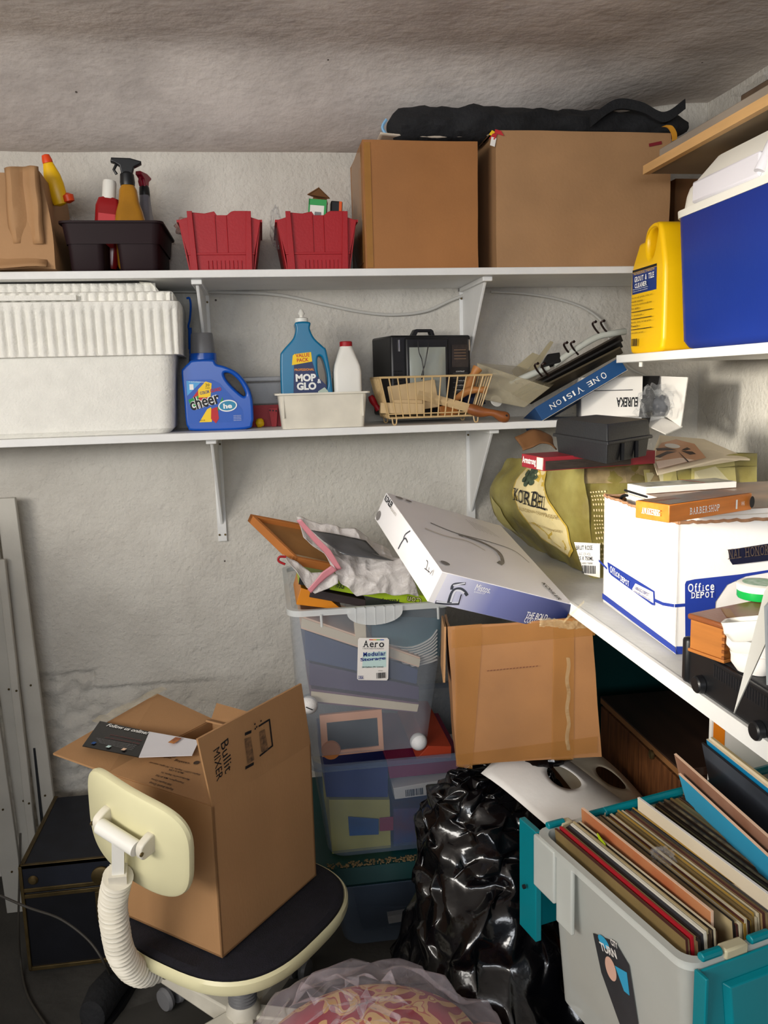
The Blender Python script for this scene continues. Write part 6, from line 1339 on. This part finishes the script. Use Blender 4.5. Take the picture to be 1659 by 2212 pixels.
# ribbed gooseneck
gp = [Bm @ Vector((0, -.027, -.064)), Mi @ at(244, 1950, y=1.385), Mi @ at(250, 2010, y=1.405), Mi @ at(262, 2060, y=1.43), Mi @ at(290, 2096, y=1.465), Mi @ at(325, 2100, z=.305), Mi @ at(372, 2070, z=.305), Mi @ Vector((-.16, 1.60, .310))]
P_ = smoothline(gp, 5, False); Ls = [0]
for i in range(1, len(P_)): Ls.append(Ls[-1]+(P_[i]-P_[i-1]).length)
def along(s):
    for i in range(1, len(P_)):
        if s <= Ls[i]: return P_[i-1].lerp(P_[i], (s-Ls[i-1])/(Ls[i]-Ls[i-1]))
    return P_[-1]
NS = 400; path = [along(Ls[-1]*i/NS) for i in range(NS+1)]; pitch = .0115
rad = [.0200+.0058*math.cos(2*PI*Ls[-1]*i/NS/pitch) for i in range(NS+1)]
b = MB(); b.tube(path, .02, 20, radii=rad); b.build('ribbed_post', OFFW, t, angle=80)
b = MB(); path = [Vector((0.0, 0.0, .33-.20*i/160)) for i in range(161)]; b.tube(path, .03, 24, radii=[.028+.0022*math.cos(2*PI*.20*i/160/.0075) for i in range(161)]); b.build('column_bellows', GREYP, t, angle=80)
b = MB(); b.lathe([(.035, .06), (.04, .08), (.035, .13), (.028, .14)], 24); b.build('hub', OFFW, t)
for k in range(5):
    a = math.radians(205+72*k)-CRt; dv = Vector((math.cos(a), math.sin(a), 0)); sv = Vector((-dv.y, dv.x, 0))
    b = MB(); r0, r1 = .03, .27
    b.loft([[dv*r+sv*w_+Vector((0, 0, z)) for w_, z in ((-ww, zl), (ww, zl), (ww*.8, zh), (-ww*.8, zh))] for r, ww, zl, zh in ((r0, .024, .075, .118), (.15, .022, .070, .105), (r1, .018, .062, .085))]); lg = b.build('leg', OFFW, t, bevel=.004)
    b = MB(); c = dv*.255; 
    for s in (-1, 1): b.lathe([(.004, -.009), (.024, -.008), (.027, 0), (.024, .008), (.004, .009)], 22, M=frame(c+sv*s*.016+Vector((0, 0, .028)), dv, Vector((0, 0, 1))))
    b.tube([c+Vector((0, 0, .028)), c+Vector((0, 0, .066))], .008, 10); b.build('caster', GREYP, lg)

# carton on the chair
t = thing('cardboard_box', 'open brown carton marked in black pen sitting on the typist chair', 'box', CC, (0, 0, CRt)); Mt = trs(CC, (0, 0, CRt)); sx, sy, sz = CS; k = .004
b = MB(); b.box((-sx/2, -sy/2, 0), (sx/2, -sy/2+k, sz)); b.box((-sx/2, sy/2-k, 0), (sx/2, sy/2, sz)); b.box((-sx/2, -sy/2, 0), (-sx/2+k, sy/2, sz)); b.box((sx/2-k, -sy/2, 0), (sx/2, sy/2, sz)); b.box((-sx/2, -sy/2, 0), (sx/2, sy/2, k)); b.build('body', CARD, t)
fl = .148
b = MB(); b.panel([(-sx/2, -sy/2+.002, sz), (sx/2, -sy/2+.002, sz), (sx/2-.040, -sy/2-.012, sz+.148), (-sx/2-.040, -sy/2-.012, sz+.148)], k); rf = b.build('flap', CARD, t)
Mf = frame((0, -sy/2+.002, sz), (1, 0, 0), (0, -.014, .15)); d = PD(Mt, Mf, k/2+.0008)
def ink(pts, w_, m_=INK): stroke(d, pts, w_, m_)
# hand lettering, reading down the flap
d.tt('Bullit', (474, 1606), (484, 1672), .020, INK, .0); d.tt('MIXER', (458, 1621), (466, 1688), .016, INK, .0)
ink([(556, 1568), (580, 1553)], .004); ink([(579, 1553), (586, 1611)], .004); ink([(587, 1609), (558, 1632)], .004); ink([(526, 1585), (540, 1579)], .006); ink([(527, 1658), (545, 1648)], .006)
d.pp([(525, 1595), (538, 1590), (546, 1640), (532, 1650)], mat('smudged_ink', (76, 58, 44), .7, vs=120, rgb2=(140, 104, 70))); d.pp([(557, 1580), (568, 1574), (576, 1618), (562, 1624)], MATS['smudged_ink'])
for q in ((548, 1573), (547, 1563), (551, 1569), (560, 1556)): x, y = onface(d.W, *q); d.ell(x, y, .002, .002, INK)
d.build('hand_lettering', t)
b = MB(); b.panel([(-sx/2+.002, -sy/2, sz), (-sx/2+.002, sy/2, sz), (-sx/2+.150, sy/2-.03, sz+.022), (-sx/2+.150, -sy/2+.006, sz+.022)], k); tf = b.build('flap', CARD, t)
Mf = frame((-sx/2+.002, 0, sz), (0, -1, 0), (.148, 0, .022)); d = PD(Mt, Mf, k/2+.0008)
for (a_, c_, tt, h_) in (((378, 1706), (326, 1690), 'Staples Brands Group', .007), ((374, 1696), (330, 1683), '500 Staples Drive', .006), ((400, 1692), (340, 1675), 'Framingham, MA 01702', .006), ((412, 1685), (350, 1669), 'Manufactured for Staples, Inc.', .006), ((398, 1672), (367, 1664), 'Made in USA', .005), ((435, 1675), (326, 1648), 'Staples (c)2011 Staples, Inc. All rights reserved', .006), ((412, 1650), (380, 1643), 'catalog', .008), ((372, 1640), (348, 1634), 'online', .007)):
    d.tt(tt, a_, c_, h_, mat('box_ink', (60, 44, 34), .6, var=0), .01)
for q in ((378, 1636), (425, 1651)): x, y = onface(d.W, *q); d.ell(x, y, .006, .006, MATS['box_ink'])
d.build('printed_text', t)
b = MB(); b.panel([(-sx/2, sy/2-.002, sz), (sx/2, sy/2-.002, sz), (sx/2-.01, sy/2+.16, sz+.035), (-sx/2-.01, sy/2+.15, sz+.012)], k); of = b.build('flap', CARD, t)
b = MB(); b.grid(lambda u, v: crump((-.04+.20*u, sy/2+.145+.03*v, sz+.030+.008*u+.004), .006, 40), 20, 6); b.build('frayed_tape', GLOSSTAPE, t, angle=30)
b = MB(); b.panel([(sx/2-.002, -sy/2+.004, sz), (sx/2-.002, sy/2-.004, sz), (sx/2-.03, sy/2-.01, sz+.10*.1), (sx/2-.03, -sy/2+.004, sz+.10*.1)], k); b.build('flap', CARD, t)
b = MB(); b.panel([(sx/2-.002, -.02, sz), (sx/2-.002, sy/2, sz), (sx/2+.04, sy/2+.02, sz+.02), (sx/2+.03, 0, sz+.02)], k); b.build('flap', CARD, t)
# leaflet
t = thing('leaflet', 'black and white leaflet with small print lying across the open carton flap', 'leaflet')
zl = CC.z+sz+.030
L1, L2_, L3, L4 = at(178, 1612, z=zl-.004), at(300, 1636, z=zl-.004), at(323, 1581, z=zl+.004), at(216, 1558, z=zl+.004)
R2, R3 = at(415, 1632, z=zl-.002), at(430, 1600, z=zl+.002)
b = MB(); b.panel([L1, L2_, L3, L4], .0015, mat('leaflet_black', (18, 16, 18), .25, var=0)); b.panel([L2_, R2, R3, L3], .0015, mat('leaflet_white', (220, 218, 222), .3, var=.03)); b.build('sheet', None, t)
d = PD(I4, frame((L1+L3)/2, (L3-L4), (L4-L1)), .0016)
d.tt('Follow us online!', (229, 1570), (316, 1588), .012, WHITEINK, .02)
for k, (a_, c_) in enumerate((((236, 1590), (305, 1603)), ((225, 1596), (300, 1610)))): d.tt('join the conversation today', a_, c_, .006, mat('dull_red_ink', (110, 30, 34), .5, var=0))
for k in range(4): d.tt('Recipes, tips and tricks, product news and special offers for fans', (208+2*k, 1597+k*3.2), (294-3*k, 1613+k*3.2), .0025, mat('grey_ink', (150, 150, 154), .5, var=0))
for q, c in (((203, 1607), 'dim_blue'), ((235, 1615), 'label_mint'), ((268, 1621), 'peach_pages')): x, y = onface(d.W, *q); d.rect(x, y, .009, .008, MATS[c])
x, y = onface(d.W, 378, 1602); d.rect(x, y, .016, .024, mat('amber_glass', (190, 120, 40), .3, vs=90, rgb2=(120, 40, 20))); d.build('print', t)

# ------------------------------------------------ left side
WB = mat('old_white_board', (196, 192, 182), .6, var=.08, vs=5, bump=.2, bs=20)
for k, (x_, xb, y_, top, lab, ww) in enumerate(((-.700, -.652, 2.33, 1.14, 'widest white painted board leaning on the wall, right one of the group', .050), (-.750, -.705, 2.31, 1.11, 'white painted plank with a worn split beside the widest one', .045), (-.800, -.745, 2.27, 1.13, 'white painted plank at the left edge, nearer than the others', .05), (-.715, -.690, 2.29, .98, 'narrow white strip standing in front of the painted boards', .020))):
    t = thing('plank', lab, 'board', (xb, y_-.04, 0)); b = MB(); w2 = ww/2
    N = 14; rings = []
    for i in range(N+1):
        u = i/N; c = Vector((x_-xb, .05, top)).lerp(Vector((0, 0, 0)), 1-u); j = .0015*fbm((u*8, k, 0), 3); rings.append([c+Vector((-w2+j, -.008, 0)), c+Vector((w2+j, -.008, 0)), c+Vector((w2+j, .008, 0)), c+Vector((-w2+j, .008, 0))])
    b.loft(rings); b.build('board', WB, t, bevel=.002)
    b = MB()
    for zz in (.12, .3, .62): b.lathe([(.003, -.0005), (.003, .0015)], 8, M=frame(Vector(((x_-xb)*zz/top+.004, .05*zz/top-.0088, zz)), (1, 0, 0), (0, 0, 1)))
    b.build('nail', BRASS, t)
t = thing('metal_strip', 'dark thin metal strip standing between the white boards', 'strip', (-.668, 2.27, 0)); b = MB(); b.hexa([(-.004, 0, 0), (.004, 0, 0), (.004, .004, 0), (-.004, .004, 0), (-.014, .03, .44), (-.008, .03, .44), (-.008, .034, .44), (-.014, .034, .44)]); b.build('strip', BLACKM, t)
# trunk
t = thing('trunk', 'black footlocker trunk with brass trim behind the typist chair', 'trunk', (-.42, 2.13, .0))
b = MB(); b.box((-.215, -.17, .012), (.20, .17, .215)); b.build('body', mat('trunk_black', (14, 15, 22), .5, var=.2, vs=20), t, bevel=.002)
b = MB(); b.box((-.217, -.172, .217), (.202, .172, .288)); b.build('lid', mat('trunk_blue_black', (24, 28, 40), .55, var=.2, vs=20), t, bevel=.003)
b = MB()
for z in (.014, .208, .224, .286): b.box((-.2195, -.1745, z-.005), (.2045, -.169, z+.005)); b.box((-.2195, -.1745, z-.005), (-.214, .1745, z+.005))
for x, y in ((-.217, -.172), (-.217, .172), (.202, -.172)): b.box((x-.004, y-.004, .012), (x+.004, y+.004, .288))
b.box((-.2195, -.1745, .281), (.2045, -.165, .2905)); b.box((-.2195, -.1745, .281), (-.209, .1745, .2905)); b.build('brass_trim', BRASS, t, bevel=.001)
b = MB(); b.lathe([(.024, 0), (.024, .005), (.016, .008), (.001, .009)], 28, M=frame((-.03, -.174, .245), (1, 0, 0), (0, 0, 1))); b.box((-.048, -.180, .13), (-.012, -.174, .205)); b.box((-.040, -.184, .165), (-.020, -.178, .19)); b.build('latch', BRASS, t, bevel=.001)
for s in (-.19, .18): b = MB(); b.lathe([(.012, 0), (.008, .005), (.001, .006)], 16, M=frame((s, -.174, .25), (1, 0, 0), (0, 0, 1))); b.build('corner_cap', BRASS, t)
o = blob('plastic_bag', (-.44, 2.15, .335), (.04, .06, .045), BAGW, .35, 2.5, 14, 24, True, angle=30); tag(o, 'crumpled white plastic bag on the trunk behind the chair back', 'bag')
# cords and shoe on the floor
cable('cable', [at(-10, 1930, y=1.80), at(60, 1960, y=1.8), at(130, 1985, y=1.8), at(190, 2030, y=1.78), at(225, 2080, y=1.76), at(240, 2120, z=.03), at(215, 2165, z=.006), at(175, 2215, z=.006)], .0028, mat('cord_dark', (60, 56, 50), .6, var=.1), 'dark cord hanging in front of the trunk and looping to the floor')
cable('cable', [at(44, 1800, y=1.98), at(42, 1900, y=1.96), at(40, 2000, y=1.95), at(45, 2080, z=.02), at(60, 2150, z=.006), at(100, 2215, z=.006)], .0028, MATS['cord_dark'], 'dark cord running down beside the left side of the trunk')
t = thing('shoe', 'black shoe lying on the floor behind the ribbed chair post', 'shoe', at(248, 2150, z=0), (0, 0, math.radians(75)))
b = MB(); b.loft([[( x, w_*math.cos(a), max(.012, h_*.5+h_*.5*math.sin(a))) for a in [2*PI*k/20 for k in range(20)]] for x, w_, h_ in ((-.12, .012, .04), (-.11, .03, .075), (-.06, .036, .085), (-.02, .036, .075), (.04, .042, .05), (.10, .04, .036), (.13, .022, .028), (.138, .005, .022))]); b.build('upper', CLOTHK, t)
b = MB(); b.loft([[(p[0], p[1], z) for p in [(x*.135, y*.042) for x, y in supr(1, 1, 2.4, 32)]] for z in (0, .014)]); b.build('sole', BLACK, t)
o = blob('paper_scrap', at(425, 2135, z=.09), (.014, .012, .008), PAPER, .4, 4, 2, 12, True, angle=20); tag(o, 'small crumpled paper scrap near the chair column', 'paper scrap')
t = thing('floor_mat', 'dark grey board on the floor beneath the typist chair', 'board', (-.12, 1.62, .001), (0, 0, .3)); b = MB(); b.box((-.28, -.16, 0), (.12, .24, .001)); b.build('sheet', mat('dark_grey_board', (60, 58, 54), .7), t)
t.name = 'floor_board'
